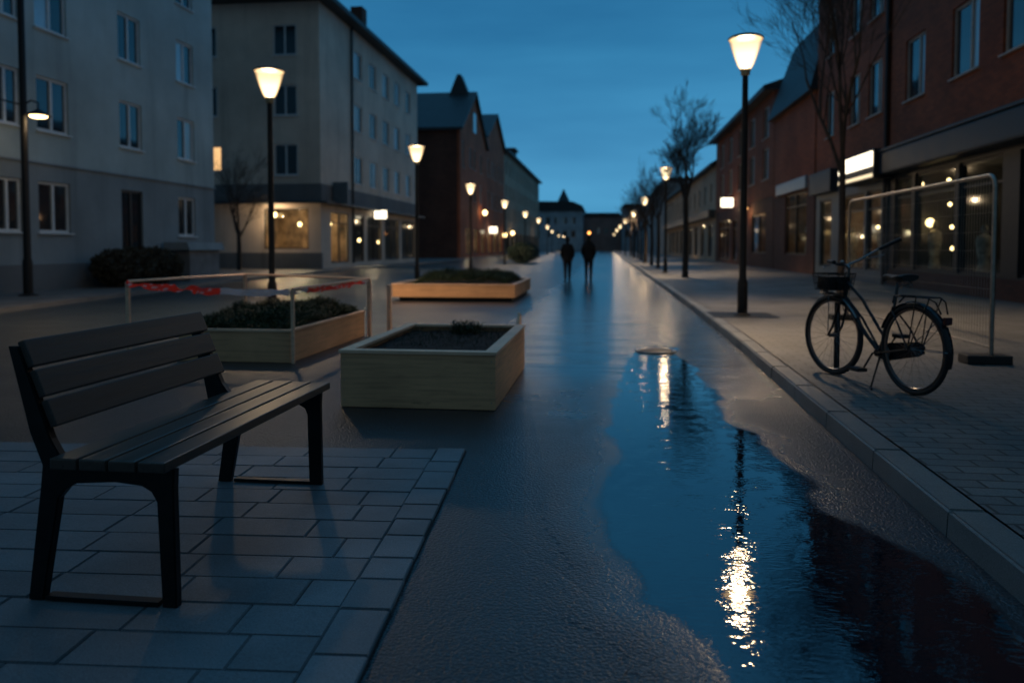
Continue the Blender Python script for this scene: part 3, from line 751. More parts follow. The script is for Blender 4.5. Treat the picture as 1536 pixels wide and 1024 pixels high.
Rb = thing('mansard_brick_building', 'brick building with a dark slate mansard and a pale blue shop board', 'building')
g3 = [(34.4, 38.4, .9, 3.7, 'shop')]
wall_mesh(RX, 20, 33.1, 40.9, 3.75, 7.7, {}).build('wall', M['brickR'], Rb)
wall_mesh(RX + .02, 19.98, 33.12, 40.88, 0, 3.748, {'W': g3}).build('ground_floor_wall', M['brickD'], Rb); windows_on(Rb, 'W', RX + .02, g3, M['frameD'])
b = MB(); b.b.verts.ensure_lookup_table()
lo = [(RX - .3, 32.9), (20, 32.9), (20, 41.4), (RX - .3, 41.4)]; hi = [(RX + .55, 33.3), (20, 33.3), (20, 39.3), (RX + .55, 39.3)]
LV = [b.b.verts.new((*p, 7.7)) for p in lo]; HV = [b.b.verts.new((*p, 10.9)) for p in hi]
for i in range(4): b.b.faces.new((LV[i], LV[(i + 1) % 4], HV[(i + 1) % 4], HV[i]))
b.b.faces.new(HV); b.b.faces.new(LV[::-1]); b.build('roof', M['slate'], Rb)
b = MB(); b.box(RX - .14, RX + .0, 34.1, 39.8, 3.78, 4.3, .02); b.build('shop_board', simple('pale_blue_board', (.30, .40, .46), .4), Rb)
interior(Rb, RX + .25, 12.5, 33.3, 40.5, .13, 3.7, M['interior'], 'W'); light('shop_light', (9.9, 36.6, 3.0), 37, WARM, .12, Rb)
figure_display(9.5, 36.0, .9, 1.9, 'pale display figure under the blue shop board'); figure_display(9.4, 37.4, .9, 1.6, 'smaller pale display figure at the far side under the blue shop board')

R3 = thing('brick_row_house', 'brick row house with paired windows and warm lit doorways beyond the mansard', 'building')
h4 = [(y, y + 1.5, z, z + 1.7, 'win', 'skyglass') for y in (42.3, 46.2, 50.2, 54.2, 58.0) for z in (4.9, 7.1)]
wall_mesh(RX, 20, 41, 62, 3.9, 9.3, {'W': h4}).build('wall', M['brickR'], R3); windows_on(R3, 'W', RX, h4, M['frameT'])
g4 = [(42.9, 47.0, .9, 3.1, 'shop'), (48.4, 50.5, .3, 3.1, 'shop'), (52.0, 54.0, .3, 3.1, 'shop'), (55, 60.4, .3, 3.2, 'shop')]
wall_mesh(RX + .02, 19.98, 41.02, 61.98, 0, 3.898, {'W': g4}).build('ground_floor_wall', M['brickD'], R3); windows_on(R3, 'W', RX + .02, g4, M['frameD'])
b = MB(); b.prism([(RX - .55, 9.3), (20, 9.3), (20, 11.2), (13, 11.2), (RX - .55, 9.55)], 'y', 40.95, 62.4); b.build('roof', M['roof'], R3)
interior(R3, RX + .25, 12.5, 41.2, 61.5, .13, 3.6, M['interior'], 'W'); light('shop_light', (9.9, 45, 2.8), 54, WARM, .12, R3); light('shop_light', (10, 57, 2.6), 54, (1, .5, .2), .12, R3)
figure_display(9.3, 44.3, .9, 1.8, 'pale tall display figure in the warm window of the brick row house'); figure_display(9.3, 45.6, .9, 1.7, 'second pale display figure in the warm window of the brick row house')
t = thing('shop_sign', 'small glowing oblong sign high on the brick row house', 'sign', (7.9, 52.7, 3.9)); b = MB(); b.box(-.35, .45, -.1, .1, .0, .62, .06); b.build('light_box', M['signglow'], t); b = MB(); b.box(.45, .62, -.05, .05, .2, .4); b.build('bracket', M['frameD'], t)
t = thing('wall_lamp', 'orange glowing wall lamp on the brick row house', 'lamp', (8.5, 47.4, 3.5)); b = MB(); b.lathe([(.24, -.02), (.2, .1), (.08, .22)], -.35, 0, 16); b.build('lamp_shade', glow('orange_glow', (1, .5, .16), 2.2), t, True); b = MB(); b.tube([(.02, 0, .2), (-.35, 0, .25)], .02); b.build('bracket', M['frameD'], t)
light('wall_lamp_light', (8.0, 47.4, 3.3), 25, (1, .55, .25), .1)

R4 = thing('low_row_house', 'low slate roofed row house half hidden by the bare street trees', 'building')
h5 = [(y, y + 1.4, 4.9, 6.5, 'win') for y in range(64, 110, 4)] + [(y, y + 2.6, .4, 3.2, 'shop') for y in range(64, 109, 5)]
wall_mesh(RX, 20, 62.1, 112, 0, 7.6, {'W': h5}).build('wall', M['stuccoD'], R4); windows_on(R4, 'W', RX, h5, M['frameT'])
b = MB(); b.prism([(RX - .5, 7.6), (20, 7.6), (20, 10.2), (12, 10.2), (RX - .5, 7.8)], 'y', 62.15, 112.2); b.build('roof', M['slate'], R4)
b = MB(); b.box(RX - .55, RX - .02, 62.2, 111.8, 3.6, 4.2, .02); b.build('canopy', M['fascia'], R4)
interior(R4, RX + .25, 12.5, 62.3, 111, .13, 3.6, M['interiord'], 'W'); light('shop_light', (10, 70, 2.4), 27, WARM, .12, R4); light('shop_light', (10, 85, 2.4), 54, WARM, .12, R4)
R5 = thing('far_row_house', 'farthest grey row house on the right side of the street', 'building')
h6 = [(y, y + 1.8, z, z + 1.8, 'win') for y in range(115, 220, 7) for z in (5, 8)]
wall_mesh(RX, 20, 112.2, 225, 0, 10.5, {'W': h6}).build('wall', M['stuccoAg'], R5); windows_on(R5, 'W', RX, h6, M['frameT'], sills=False)
b = MB(); b.box(RX - .4, 20, 112.3, 225.4, 10.5, 11.2); b.build('roof', M['roof'], R5)

# ------------------------------------------------------------------ street lamps
def make_lamp(label):
    t = thing('street_lamp', label, 'street lamp', group='lit street lamps along the street')
    b = MB(); b.lathe([(.085, 0), (.085, .55), (.06, .62), (.055, 2.4), (.048, 3.98), (.05, 4.0)], seg=20); b.build('pole', M['pole'], t, True)
    b = MB(); b.lathe([(.14, -.01), (.14, .02), (.10, .035), (.088, .04)], seg=24); b.build('base_plate', M['pole'], t, True)
    b = MB(); b.lathe([(.052, 3.98), (.075, 4.0), (.075, 4.05), (.092, 4.07), (.092, 4.085)], seg=24); b.build('collar', simple('brass_collar', (.45, .35, .2), .4, .6), t, True)
    b = MB(); b.lathe([(.085, 4.09), (.125, 4.15), (.175, 4.28), (.225, 4.43), (.27, 4.58)], seg=40, cap=False); b.build('lamp_shade', M['shade'], t, True)
    b = MB(); b.lathe([(.278, 4.575), (.285, 4.585), (.285, 4.60), (.25, 4.625), (.08, 4.65), (.001, 4.655)], seg=40); b.build('cap', simple('lamp_cap', (.10, .08, .06), .5, .3), t, True)
    b = MB(); b.lathe([(.03, 4.09), (.04, 4.13), (.045, 4.22), (.035, 4.28), (.01, 4.30)], seg=16); b.build('bulb', M['bulb'], t, True)
    light('lamp_light', (0, 0, 4.44), LP, WARM, .13, t)
    l = bpy.data.lights.new('down_light', 'SPOT'); l.energy = SPOT; l.color = (1, .70, .42); l.shadow_soft_size = .13; l.spot_size = R(124); l.spot_blend = .7
    o = bpy.data.objects.new('down_light', l); o.location = (0, 0, 4.46); COL.objects.link(o); o.parent = t
    return t
LP = 140; SPOT = 3000
lamp = make_lamp('near right street lamp in a square pit on the sidewalk'); lamp.location = (2.27, 13.25, .12)
spots = [(2.56, 34.3), (2.62, 54.6), (2.60, 75.7), (2.3, 97.2), (2.1, 123.5), (1.95, 151), (1.9, 203),
         (-6.36, 14.0), (-6.28, 25.0), (-7.23, 40.5), (-7.36, 55.3), (-7.76, 73.2), (-8.0, 90.4), (-9.37, 121.6), (-11.05, 155.8), (-13.4, 216)]
labs = ['second street lamp on the right sidewalk beside the first bare street tree', 'third street lamp on the right sidewalk', 'fourth street lamp on the right sidewalk', 'fifth street lamp on the right sidewalk',
        'sixth street lamp on the right sidewalk', 'next to last street lamp of the right row', 'farthest street lamp of the right row',
        'near left street lamp standing behind the planter with red tape', 'second left street lamp in front of the beige corner house', 'third left street lamp in front of the brick gable house', 'fourth left street lamp before the second brick house',
        'fifth left street lamp before the pale row house', 'sixth left street lamp before the pale row house', 'seventh left street lamp in the distance', 'next to last street lamp of the left row', 'farthest street lamp of the left row']
for (x, y), lab in zip(spots, labs):
    c = copy_tree(lamp); c.location = (x, y, .12 if x > 0 else 0); c['label'] = lab; c.rotation_euler.z = random.uniform(0, 6)
    if y > 85:       # far ones: smaller bulbs suffice
        pass

# tall post with hanging lamp, far left
t = thing('tall_post', 'tall black post with a small hanging lamp in front of the near left house', 'street lamp', (-13.72, 16.75, 0))
b = MB(); b.lathe([(.11, 0), (.11, .9), (.085, 1.0), (.07, 9.5)], seg=16); b.build('pole', M['pole'], t, True)
b = MB(); b.lathe([(.22, 0), (.22, .12), (.12, .16)], seg=20); b.build('base_plate', M['pole'], t, True)
b = MB(); b.tube([(-.9, 0, 4.86), (-.3, 0, 4.68), (.0, 0, 4.62), (.2, 0, 4.72), (.38, 0, 4.66), (.38, 0, 4.5)], .02, 6); b.build('arm', M['pole'], t, True)
b = MB(); b.lathe([(.06, 4.5), (.10, 4.47), (.27, 4.37), (.28, 4.35)], .38, 0, 24); b.build('lamp_shade', M['pole'], t, True)
b = MB(); b.ball((.38, 0, 4.345), .20, 2, (1, 1, .28)); b.build('bulb', M['point'], t, True)
light('lamp_light', (.38, 0, 4.25), 18, WARM, .12, t)

# amber traffic light far down the street
t = thing('signal_light', 'distant amber round light between the two walkers', 'signal light', (-2.15, 95, 0))
b = MB(); b.tube([(0, 0, 0), (0, 0, 2.65)], .05, 8); b.build('pole', M['pole'], t)
b = MB(); b.ball((0, -.1, 2.95), .17, 2); b.build('lens', glow('amber', (1, .35, .08), 6), t)
b = MB(); b.box(-.15, .15, -.08, .1, 2.68, 3.22, .02); b.build('housing', M['pole'], t)

# ------------------------------------------------------------------ trees and shrubs
def branchy(b_t, b_c, p, d, L, r, lvl, maxl, spread, up=.25):
    n = 3; pts = [p.copy()]; rs = [r]; q = p.copy(); dd = d.copy()
    for i in range(n):
        dd = (dd + Vector((random.gauss(0, .10), random.gauss(0, .10), random.gauss(0, .06) + up * .12))).normalized()
        q = q + dd * (L / n); pts.append(q.copy()); rs.append(r * (1 - .42 * (i + 1) / n))
    (b_t if lvl == 0 else b_c).tube(pts, rs, 8 if lvl == 0 else (5 if lvl < 3 else 3), cap=False)
    if lvl >= maxl: return
    k = random.choice((3, 4)) if lvl < maxl - 1 else random.choice((4, 5))
    for j in range(k):
        f = 1.0 if j == 0 else random.uniform(.35, .95)
        i = min(n - 1, int(f * n)); base = pts[i].lerp(pts[i + 1], f * n - i) if i < n else pts[-1]
        if f == 1.0: base = pts[-1]
        az = random.uniform(0, 2 * PI); sp = spread * random.uniform(.6, 1.2) * (.4 if j == 0 else 1)
        o = dd.orthogonal().normalized(); o2 = dd.cross(o)
        nd = (dd * math.cos(sp) + (o * math.cos(az) + o2 * math.sin(az)) * math.sin(sp)); nd.z += up * .3; nd.normalize()
        branchy(b_t, b_c, base, nd, L * random.uniform(.58, .8), max(.0035, rs[-1] * random.uniform(.6, .85)), lvl + 1, maxl, spread, up)
def tree(x, y, z, h, trunk_h, r, label, lvls=5, spread=.55, seed=1, name='bare_tree'):
    random.seed(seed); t = thing(name, label, 'tree', (x, y, z)); a, c = MB(), MB()
    a.tube([(0, 0, -.05), (0, 0, .1), (.02, 0, trunk_h * .5), (0, .01, trunk_h)], [r * 1.3, r, r * .9, r * .8], 10)
    L = (h - trunk_h) * .42
    for k in range(4):
        az = k * 1.57 + random.uniform(-.4, .4); s_ = .12 if k == 0 else random.uniform(.35, .7)
        branchy(c, c, Vector((0, 0, trunk_h - (.0 if k == 0 else random.uniform(0, .5)))), Vector((math.cos(az) * math.sin(s_), math.sin(az) * math.sin(s_), math.cos(s_))), L * (1.15 if k == 0 else .9), r * .55, 1, lvls, spread)
    a.build('trunk', M['bark'], t, True); c.build('crown', M['bark'], t)
    return t
tree(2.95, 29.6, .12, 6.0, 3.0, .12, 'bare street tree beside the second right street lamp', 7, .55, 3)
tree(2.8, 49, .12, 5.8, 2.6, .11, 'slender bare street tree between the first and third of the right row', 6, .5, 14)
tree(2.9, 66, .12, 6.2, 2.6, .11, 'bare street tree just before the fourth lamp of the right row', 5, .5, 15)
tree(3.0, 85, .12, 7.0, 2.8, .12, 'bare street tree just before the fifth lamp of the right row', 5, .5, 16)
tree(2.75, 42, .12, 5.3, 2.6, .10, 'bare street tree just behind the first of its row', 5, .5, 4)
tree(2.9, 58, .12, 5.6, 2.6, .11, 'bare street tree third in the right row', 5, .5, 5)
tree(3.0, 75, .12, 6.2, 2.6, .12, 'bare street tree fourth in the right row', 5, .55, 6)
tree(3.0, 97, .12, 7.0, 2.6, .14, 'bare street tree farthest in the right row', 5, .55, 8)
tree(5.1, 17.6, .12, 9.4, 3.1, .08, 'large bare tree in front of the glowing box sign', 6, .5, 11)
tree(-18.3, 36.5, 0, 5.4, 2.1, .13, 'small bare tree in the gap between the two left apartment houses', 6, .62, 12)
random.seed(21)
def leafcloud(b, c, rad, n, size, flat=.35):
    for _ in range(n):
        v = Vector((random.gauss(0, 1), random.gauss(0, 1), random.gauss(0, 1))).normalized() * random.uniform(.55, 1) ** .6
        nz = 1 + .22 * noise.noise(Vector((v.x * 2.2 + c[0], v.y * 2.2 + c[1], v.z * 2.2)))
        p = Vector((c[0] + v.x * rad[0] * nz, c[1] + v.y * rad[1] * nz, c[2] + v.z * rad[2] * nz))
        if p.z < .02: continue
        d = Vector((random.gauss(0, 1), random.gauss(0, 1), random.gauss(0, 1))).normalized(); e = d.orthogonal().normalized() * size * .4
        d *= size * random.uniform(.6, 1.3); b.b.faces.new([b.b.verts.new(q) for q in (p, p + d * .5 + e, p + d, p + d * .5 - e)])
def shrub(x, y, z, rads, label, n=9000, size=.07, mat='hedge', cat='shrub'):
    t = thing('shrub', label, cat, (x, y, z)); b = MB()
    k = max(2, round(rads[1] / rads[0] * 2))
    for i in range(k):
        leafcloud(b, (0, -rads[1] + rads[1] * 2 * (i + .5) / k, rads[2]), (rads[0], rads[1] / k * 1.5, rads[2] * random.uniform(.85, 1.08)), n // k, size)
    b.build('foliage', M[mat], t)
    b = MB(); 
    for i in range(7):
        yy = random.uniform(-rads[1] * .8, rads[1] * .8); b.tube([(0, yy, 0), (random.uniform(-.2, .2), yy + random.uniform(-.2, .2), rads[2] * 1.3)], .02, 4)
    b.build('stems', M['bark'], t)
shrub(-14.15, 21.8, .1, (.70, 1.5, .57), 'dense dark rounded hedge bush against the near left house', 26000, .075)
shrub(-6.6, 61, 0, (1.1, 3.0, .80), 'dark evergreen bush far down the left side near the small lamps', 6000, .12, 'greend')
# juniper and heather fills: uncountable sprigs
def sprigs(name, label, x0, x1, y0, y1, zf, n, L, mat, lean=.8):
    b = MB()
    for _ in range(n):
        x, y = random.uniform(x0, x1), random.uniform(y0, y1)
        z = zf(x, y); a = random.uniform(0, 2 * PI); s_ = random.uniform(.1, lean)
        d = Vector((math.cos(a) * s_, math.sin(a) * s_, 1)).normalized(); l = L * random.uniform(.5, 1.3); p = Vector((x, y, z - .02))
        side = d.orthogonal().normalized(); sd2 = d.cross(side)
        for k in range(4):
            q = p + d * l * (.15 + .25 * k); aa = random.uniform(0, 6.3); o = (side * math.cos(aa) + sd2 * math.sin(aa))
            tip = q + (d * .7 + o).normalized() * l * .42; w = d.cross(o) * l * .06
            b.b.faces.new([b.b.verts.new(v) for v in (q - w, tip, q + w)])
        w = side * l * .035; b.b.faces.new([b.b.verts.new(v) for v in (p - w, p + w, p + d * l)])
    return tag(b.build(name, M[mat], None), label, 'plants', kind='stuff')
def mound(cx, cy, rx, ry, z0, h, sc=3):
    def f(x, y):
        e = max(0, 1 - ((x - cx) / rx) ** 4) * max(0, 1 - ((y - cy) / ry) ** 4)
        return z0 + h * e ** .5 * (.75 + .5 * noise.noise(Vector((x * sc, y * sc, 1))))
    return f

# ------------------------------------------------------------------ planters
def planter(name, label, x0, x1, y0, y1, h, soil, th=.045, rim=.10, z0=0., base=None):
    t = thing(name, label, 'planter', ((x0 + x1) / 2, (y0 + y1) / 2, 0)); cx, cy = (x0 + x1) / 2, (y0 + y1) / 2
    X0, X1, Y0, Y1 = x0 - cx, x1 - cx, y0 - cy, y1 - cy; e = .002
    for (a, c, d, f, nm) in ((X0, X1, Y0, Y0 + th, 'front'), (X0, X1, Y1 - th, Y1, 'back'), (X0, X0 + th, Y0 + th + e, Y1 - th - e, 'left'), (X1 - th, X1, Y0 + th + e, Y1 - th - e, 'right')):
        b = MB(); b.box(a, c, d, f, z0 + .004, h, .003); b.build('side_board', M['pine'], t)
    for sx in (X0 + .03, X1 - .03):
        b = MB()
        for zz in (z0 + .06, (z0 + h) / 2, h - .05): b.ball((sx, Y0 - .0005, zz), .006, 1, (1, .35, 1))
        b.build('screws', M['galv'], t)
    for sy in (Y0 + .03, Y1 - .03):
        b = MB()
        for zz in (z0 + .06, (z0 + h) / 2, h - .05): b.ball((X1 + .0005, sy, zz), .006, 1, (.35, 1, 1))
        b.build('screws', M['galv'], t)
    r0 = .012
    b = MB()
    A_, B_, C_, D_ = X0 - r0, X1 + r0, Y0 - r0, Y1 + r0
    b.prism([(A_, C_), (B_, C_), (B_ - rim, C_ + rim), (A_ + rim, C_ + rim)], 'z', h + .002, h + .026)
    b.prism([(B_, C_ + .002), (B_, D_), (B_ - rim, D_ - rim), (B_ - rim, C_ + rim + .002)], 'z', h + .002, h + .026)
    b.prism([(B_ - .002, D_), (A_, D_), (A_ + rim, D_ - rim), (B_ - rim - .002, D_ - rim)], 'z', h + .002, h + .026)
    b.prism([(A_, D_ - .002), (A_, C_ + .002), (A_ + rim, C_ + rim + .002), (A_ + rim, D_ - rim - .002)], 'z', h + .002, h + .026)
    b.build('rim', M['pinerail'], t)
    g = MB(); n = 22
    V = [[g.b.verts.new((X0 + th + (X1 - X0 - 2 * th) * i / n, Y0 + th + (Y1 - Y0 - 2 * th) * j / n, soil + .02 * noise.noise(Vector((i * .5, j * .5, 2))))) for i in range(n + 1)] for j in range(n + 1)]
    for j in range(n):
        for i in range(n): g.b.faces.new((V[j][i], V[j][i + 1], V[j + 1][i + 1], V[j + 1][i]))
    g.build('soil', M['soil'], t, True)
    if base:
        b = MB(); b.box(X0 + .15, X1 - .08, Y0 + .1, Y1 - .1, 0, z0 + .0, .0); b.build('base', M['pole'], t)  # black block under the boards stands in for the shadow there
    return t
planter('wooden_planter', 'near pale wooden planter of dark soil beside the wet road', -2.09, -.85, 5.83, 7.95, .43, .385)
sprigs('planter_plants', 'sparse low green plants in the near planter', -1.98, -.98, 6.3, 7.85, mound(-1.4, 7.3, .75, .7, .36, .05), 600, .055, 'greend')
sprigs('planter_weed', 'small green tuft at the far side of the near planter', -1.55, -1.28, 7.55, 7.8, mound(-1.42, 7.68, .16, .15, .38, .06), 260, .09, 'green')
# red tape planter
PX0, PX1, PY0, PY1 = -4.72, -3.42, 7.97, 10.55; BX0 = -5.25
planter('wooden_planter', 'middle pale wooden planter full of green juniper, fenced with red tape', PX0, PX1, PY0, PY1, .34, .27, rim=.05)
sprigs('planter_plants', 'dense green juniper filling the planter with red tape', PX0 + .06, PX1 - .06, PY0 + .07, PY1 - .07, mound((PX0 + PX1) / 2, (PY0 + PY1) / 2, .70, 1.28, .28, .24), 15000, .085, 'green', 1.3)
t = thing('timber_barrier', 'thin pale timber posts and rails around the juniper planter', 'barrier')
for (x, y, w, zt) in ((PX1 + .045, PY0 - .035, .035, .80), (BX0 - .04, PY0 - .035, .04, .88), (PX1 + .055, PY1 + .05, .05, .80), (BX0 - .3, PY1 + .7, .045, .83)):
    b = MB(); b.box(x - w / 2, x + w / 2, y - w / 2, y + w / 2, 0, zt, .004); b.build('post', M['pinerail'], t)
pA, pB, pC, pD = (BX0 - .04, PY0 - .035, .885), (BX0 - .3, PY1 + .7, .845), (PX1 + .055, PY1 + .05, .815), (PX1 + .045, PY0 - .035, .81)
for p, q in ((pA, pB), (pB, pC), (pC, pD)):
    b = MB(); b.tube([p, q], .016, 6); b.build('rail', M['pinerail'], t)
def tapemat():
    m = N('barrier_tape'); at = m.n('Attribute', _attribute_name='tone')
    tr = m.n('BsdfTranslucent'); m.l(at.outputs['Color'], tr.inputs[0])
    p = m.n('BsdfPrincipled', Roughness=.35); m.l(at.outputs['Color'], p.inputs['Base Color']); m.l(at.outputs['Color'], p.inputs['Emission Color'])
    mx = m.n('MixShader', Fac=.55); m.l(p.outputs[0], mx.inputs[1]); m.l(tr.outputs[0], mx.inputs[2]); m.l(mx.outputs[0], m.out.inputs[0]); return m.m
M['tape'] = tapemat()
def tape(p, q, sag, reds, label, w=.05, seed=1):
    random.seed(seed); n = 90; p, q = Vector(p), Vector(q); bm = bmesh.new(); V = []; col = []
    dirn = (q - p).normalized(); sd = Vector((-dirn.y, dirn.x, 0))
    for i in range(n + 1):
        f = i / n; c = p.lerp(q, f); c.z -= sag * 4 * f * (1 - f) + .02 * noise.noise(Vector((f * 9, seed, 0)))
        a = 1.3 * noise.noise(Vector((f * 7, seed, 4))) * 2.5; ww = w * (.55 + .8 * abs(noise.noise(Vector((f * 11, seed, 8)))))
        d = Vector((0, 0, 1)) * math.cos(a) + sd * math.sin(a)
        red = any(a0 <= f <= a1 for a0, a1 in reds)
        row = []
        for k in range(5):
            s_ = (k - 2) / 2; row.append(bm.verts.new(c + d * ww * s_ + sd * .012 * math.sin(k * 2.1 + f * 40))); 
            r_ = red and abs(s_) < 1.1 and noise.noise(Vector((f * 30, k * .7, seed))) > -.35
            col += ([1.0, .06, .035, 1] if r_ else [.60, .55, .58, 1])
        V.append(row)
    for i in range(n):
        for k in range(4): bm.faces.new((V[i][k], V[i][k + 1], V[i + 1][k + 1], V[i + 1][k]))
    me = bpy.data.meshes.new('barrier_tape'); bm.to_mesh(me); bm.free(); me.materials.append(M['tape'])
    for pg in me.polygons: pg.use_smooth = True
    o = bpy.data.objects.new('barrier_tape', me); COL.objects.link(o); grid_attr(o, 'tone', col, True); tag(o, label, 'tape', group='red and white barrier tape')
tape((pA[0], pA[1] - .03, .86), (pD[0] - .02, pD[1] - .03, .775), .03, [(0, .58)], 'twisted red and white tape strung along the front of the planter barrier', .062, 2)
tape((pD[0] + .02, pD[1] - .02, .785), (pC[0], pC[1] - .03, .79), .02, [(.15, .9)], 'red and white tape running back along the right side of the planter barrier', .045, 5)
# far planter
planter('wooden_planter', 'far low wooden planter raised over a black block painted as shade with green plants', -5.0, -2.1, 17.5, 21.2, .38, .34, rim=.09, z0=.09, base=True)
sprigs('planter_plants', 'low green plants heaped in the far planter', -4.6, -2.35, 17.8, 21.0, mound(-3.45, 19.3, 1.15, 1.6, .34, .30, 2), 9000, .10, 'green', 1.2)
b = MB(); b.box(-3.26, -3.20, 11.12, 11.18, 0, .70, .004); tag(b.build('timber_stake', M['pinerail']), 'upright pale timber stake standing alone between the planters', 'stake')
b = MB(); b.prism([(8.02, 0), (8.34, 0), (8.34, .52), (8.22, .56), (8.02, .40)], 'x', -.955, -.925, .003); tag(b.build('offcut_board', M['pinerail']), 'slanted pale board behind the far right corner of the near planter', 'board')

# ------------------------------------------------------------------ bench
t = thing('park_bench', 'dark slatted park bench with steel side frames on the grey slabs', 'bench', (-1.78, 3.2, .014))
def bx_(p): return (p[0] + 1.78, p[1])
FOOT = [(-2.045, 0), (-1.975, 0), (-1.905, .37), (-1.885, .405), (-1.85, .425), (-1.70, .435), (-1.60, .425), (-1.565, .405), (-1.552, .37), (-1.545, 0), (-1.478, 0), (-1.482, .42), (-1.478, .485)]
BACKP = [(-1.86, .485), (-1.905, .52), (-1.94, .58), (-2.055, .905), (-2.095, .905), (-2.02, .60), (-1.975, .485)]
for (yy, k) in ((2.47, 0), (3.86, 1)):
    out = [(-2.042, 0), (-1.985, 0), (-1.915, .37), (-1.885, .405), (-1.85, .425), (-1.70, .435), (-1.60, .425), (-1.565, .405), (-1.545, .37), (-1.532, 0), (-1.478, 0), (-1.482, .42), (-1.478, .485),
           (-1.86, .485), (-1.905, .52), (-1.94, .58), (-2.055, .905), (-2.095, .905), (-2.02, .60), (-1.975, .485), (-1.985, .40)]
    if k:
        out = [(x - .02 if x < -1.8 else x - .01, z) for x, z in FOOT + [(-1.94, .485), (-1.985, .40)]]
        b = MB(); b.prism([bx_(p) for p in BACKP[::-1] + [(-1.86, .44), ]][:0] or [bx_(p) for p in [(-1.80, .47), (-1.86, .50), (-1.915, .575), (-2.055, .905), (-2.095, .905), (-2.01, .60), (-1.985, .47)]], 'y', 3.63 - 3.2 - .02, 3.63 - 3.2 + .02, .004); b.build('back_support', M['steel'], t)
    b = MB(); b.prism([bx_(p) for p in out], 'y', yy - 3.2 - .018, yy - 3.2 + .018, .004); o_ = b.build('side_frame', M['steel'], t)
    b = MB(); b.box(-1.975 + 1.78, -1.545 + 1.78, yy - 3.2 - .02, yy - 3.2 + .02, .002, .018, .002); b.build('foot_rail', M['galv'] if 0 else M['steel'], t)
Y0b, Y1b = 2.40 - 3.2, 3.97 - 3.2
for k in range(4):
    x0 = -1.905 + k * .1085; b = MB(); b.box(x0 + 1.78, x0 + .098 + 1.78, Y0b, Y1b, .488, .528 - .001 * k, .006); b.build('seat_slat', M['slat'], t)
ang = math.atan2(.115, .29)
for k in range(3):
    zc = .655 + k * .105; xc = -1.925 - (zc - .60) * .40 + 1.78
    b = MB(); b.box(-.013, .013, Y0b + .06, 3.66 - 3.2, -.0505, .0505, .006)
    bmesh.ops.rotate(b.b, verts=b.b.verts, cent=(0, 0, 0), matrix=Matrix.Rotation(-.38, 3, 'Y')); bmesh.ops.translate(b.b, verts=b.b.verts, vec=(xc - .004, 0, zc + .012)); b.build('back_slat', M['backslat'], t)
b = MB(); b.box(.02, .06, Y0b + .06, Y1b - .08, .455, .484); b.build('cross_bar', M['steel'], t)

# ------------------------------------------------------------------ bicycle (local +x forward, +y its left side)
bl = thing('bicycle', 'black step through bicycle with basket and rear rack on the sidewalk', 'bicycle', (2.52, 6.27, .118), R(110))
bl.location = (2.37, 6.26, .118); bl.scale = (.96,) * 3
WR = .372; WB = .975
def wheel(cx, name, turn=0, yo=0):
    w = bpy.data.objects.new(name, None); COL.objects.link(w); w.parent = bl; w.location = (cx, yo, WR); w.rotation_euler = (0, 0, turn)
    b = MB(); b.ring((0, 0, 0), WR - .021, .021, seg=72, ts=10); b.build('tyre', M['rubber'], w, True)
    b = MB(); b.ring((0, 0, 0), WR - .050, .011, seg=72, ts=6, sq=1.2); b.build('rim', M['chrome'], w, True)
    b = MB(); b.tube([(0, -.045, 0), (0, .045, 0)], .018, 10); b.tube([(0, -.07, 0), (0, .07, 0)], .007, 6); b.build('hub', M['chrome'], w, True)
    b = MB()
    for k in range(28):
        a = 2 * PI * k / 28; s_ = .03 if k % 2 else -.03; a2 = a + (.35 if (k // 2) % 2 else -.35)
        b.tube([(math.cos(a2) * .018, s_, math.sin(a2) * .018), (math.cos(a) * (WR - .055), s_ * .1, math.sin(a) * (WR - .055))], .0012, 3, cap=False)
    b.build('spokes', M['chrome'], w)
wheel(0, 'wheel'); wheel(WB, 'wheel', R(6))
BB = (.40, 0, .29); ST = (.235, 0, .70); HT = (.775, 0, .93); HB = (.825, 0, .70)
b = MB()
b.tube([BB, ST], .017, 10); b.tube([HT, HB], .020, 10)
b.tube([(HT[0] + .005, .0, HT[2] - .05), (.60, 0, .73), (.345, 0, .43)], .0125, 8)
b.tube([(HB[0] - .01, 0, HB[2] + .03), (.70, 0, .60), (.55, 0, .42), BB], .016, 8)
b.tube([(HB[0] + .002, 0, HB[2] + .07), (.60, 0, .57), (.40, 0, .32)], .010, 8)
for s_ in (-1, 1):
    b.tube([(BB[0], s_ * .03, BB[2]), (.2, s_ * .05, .33), (0, s_ * .06, WR)], .009, 6)
    b.tube([(ST[0], s_ * .02, ST[2] - .03), (.1, s_ * .05, .52), (0, s_ * .06, WR)], .008, 6)
b.tube([(BB[0], -.035, BB[2]), (BB[0], .035, BB[2])], .030, 12)
b.build('frame', M['bikeframe'], bl, True)
b = MB()
b.tube([(HB[0] + .01, 0, HB[2] - .02), (.86, 0, .76 - .02)], .001, 3)
for s_ in (-1, 1):
    b.tube([(HB[0] + .004, s_ * .035, HB[2] - .0), (.86, s_ * .045, .60), (.915, s_ * .05, .46), (WB, s_ * .052, WR)], [.014, .012, .010, .008], 8)
b.box(HB[0] - .02, HB[0] + .03, -.05, .05, HB[2] - .03, HB[2] + .0, .006)
b.build('fork', M['bikeframe'], bl, True)
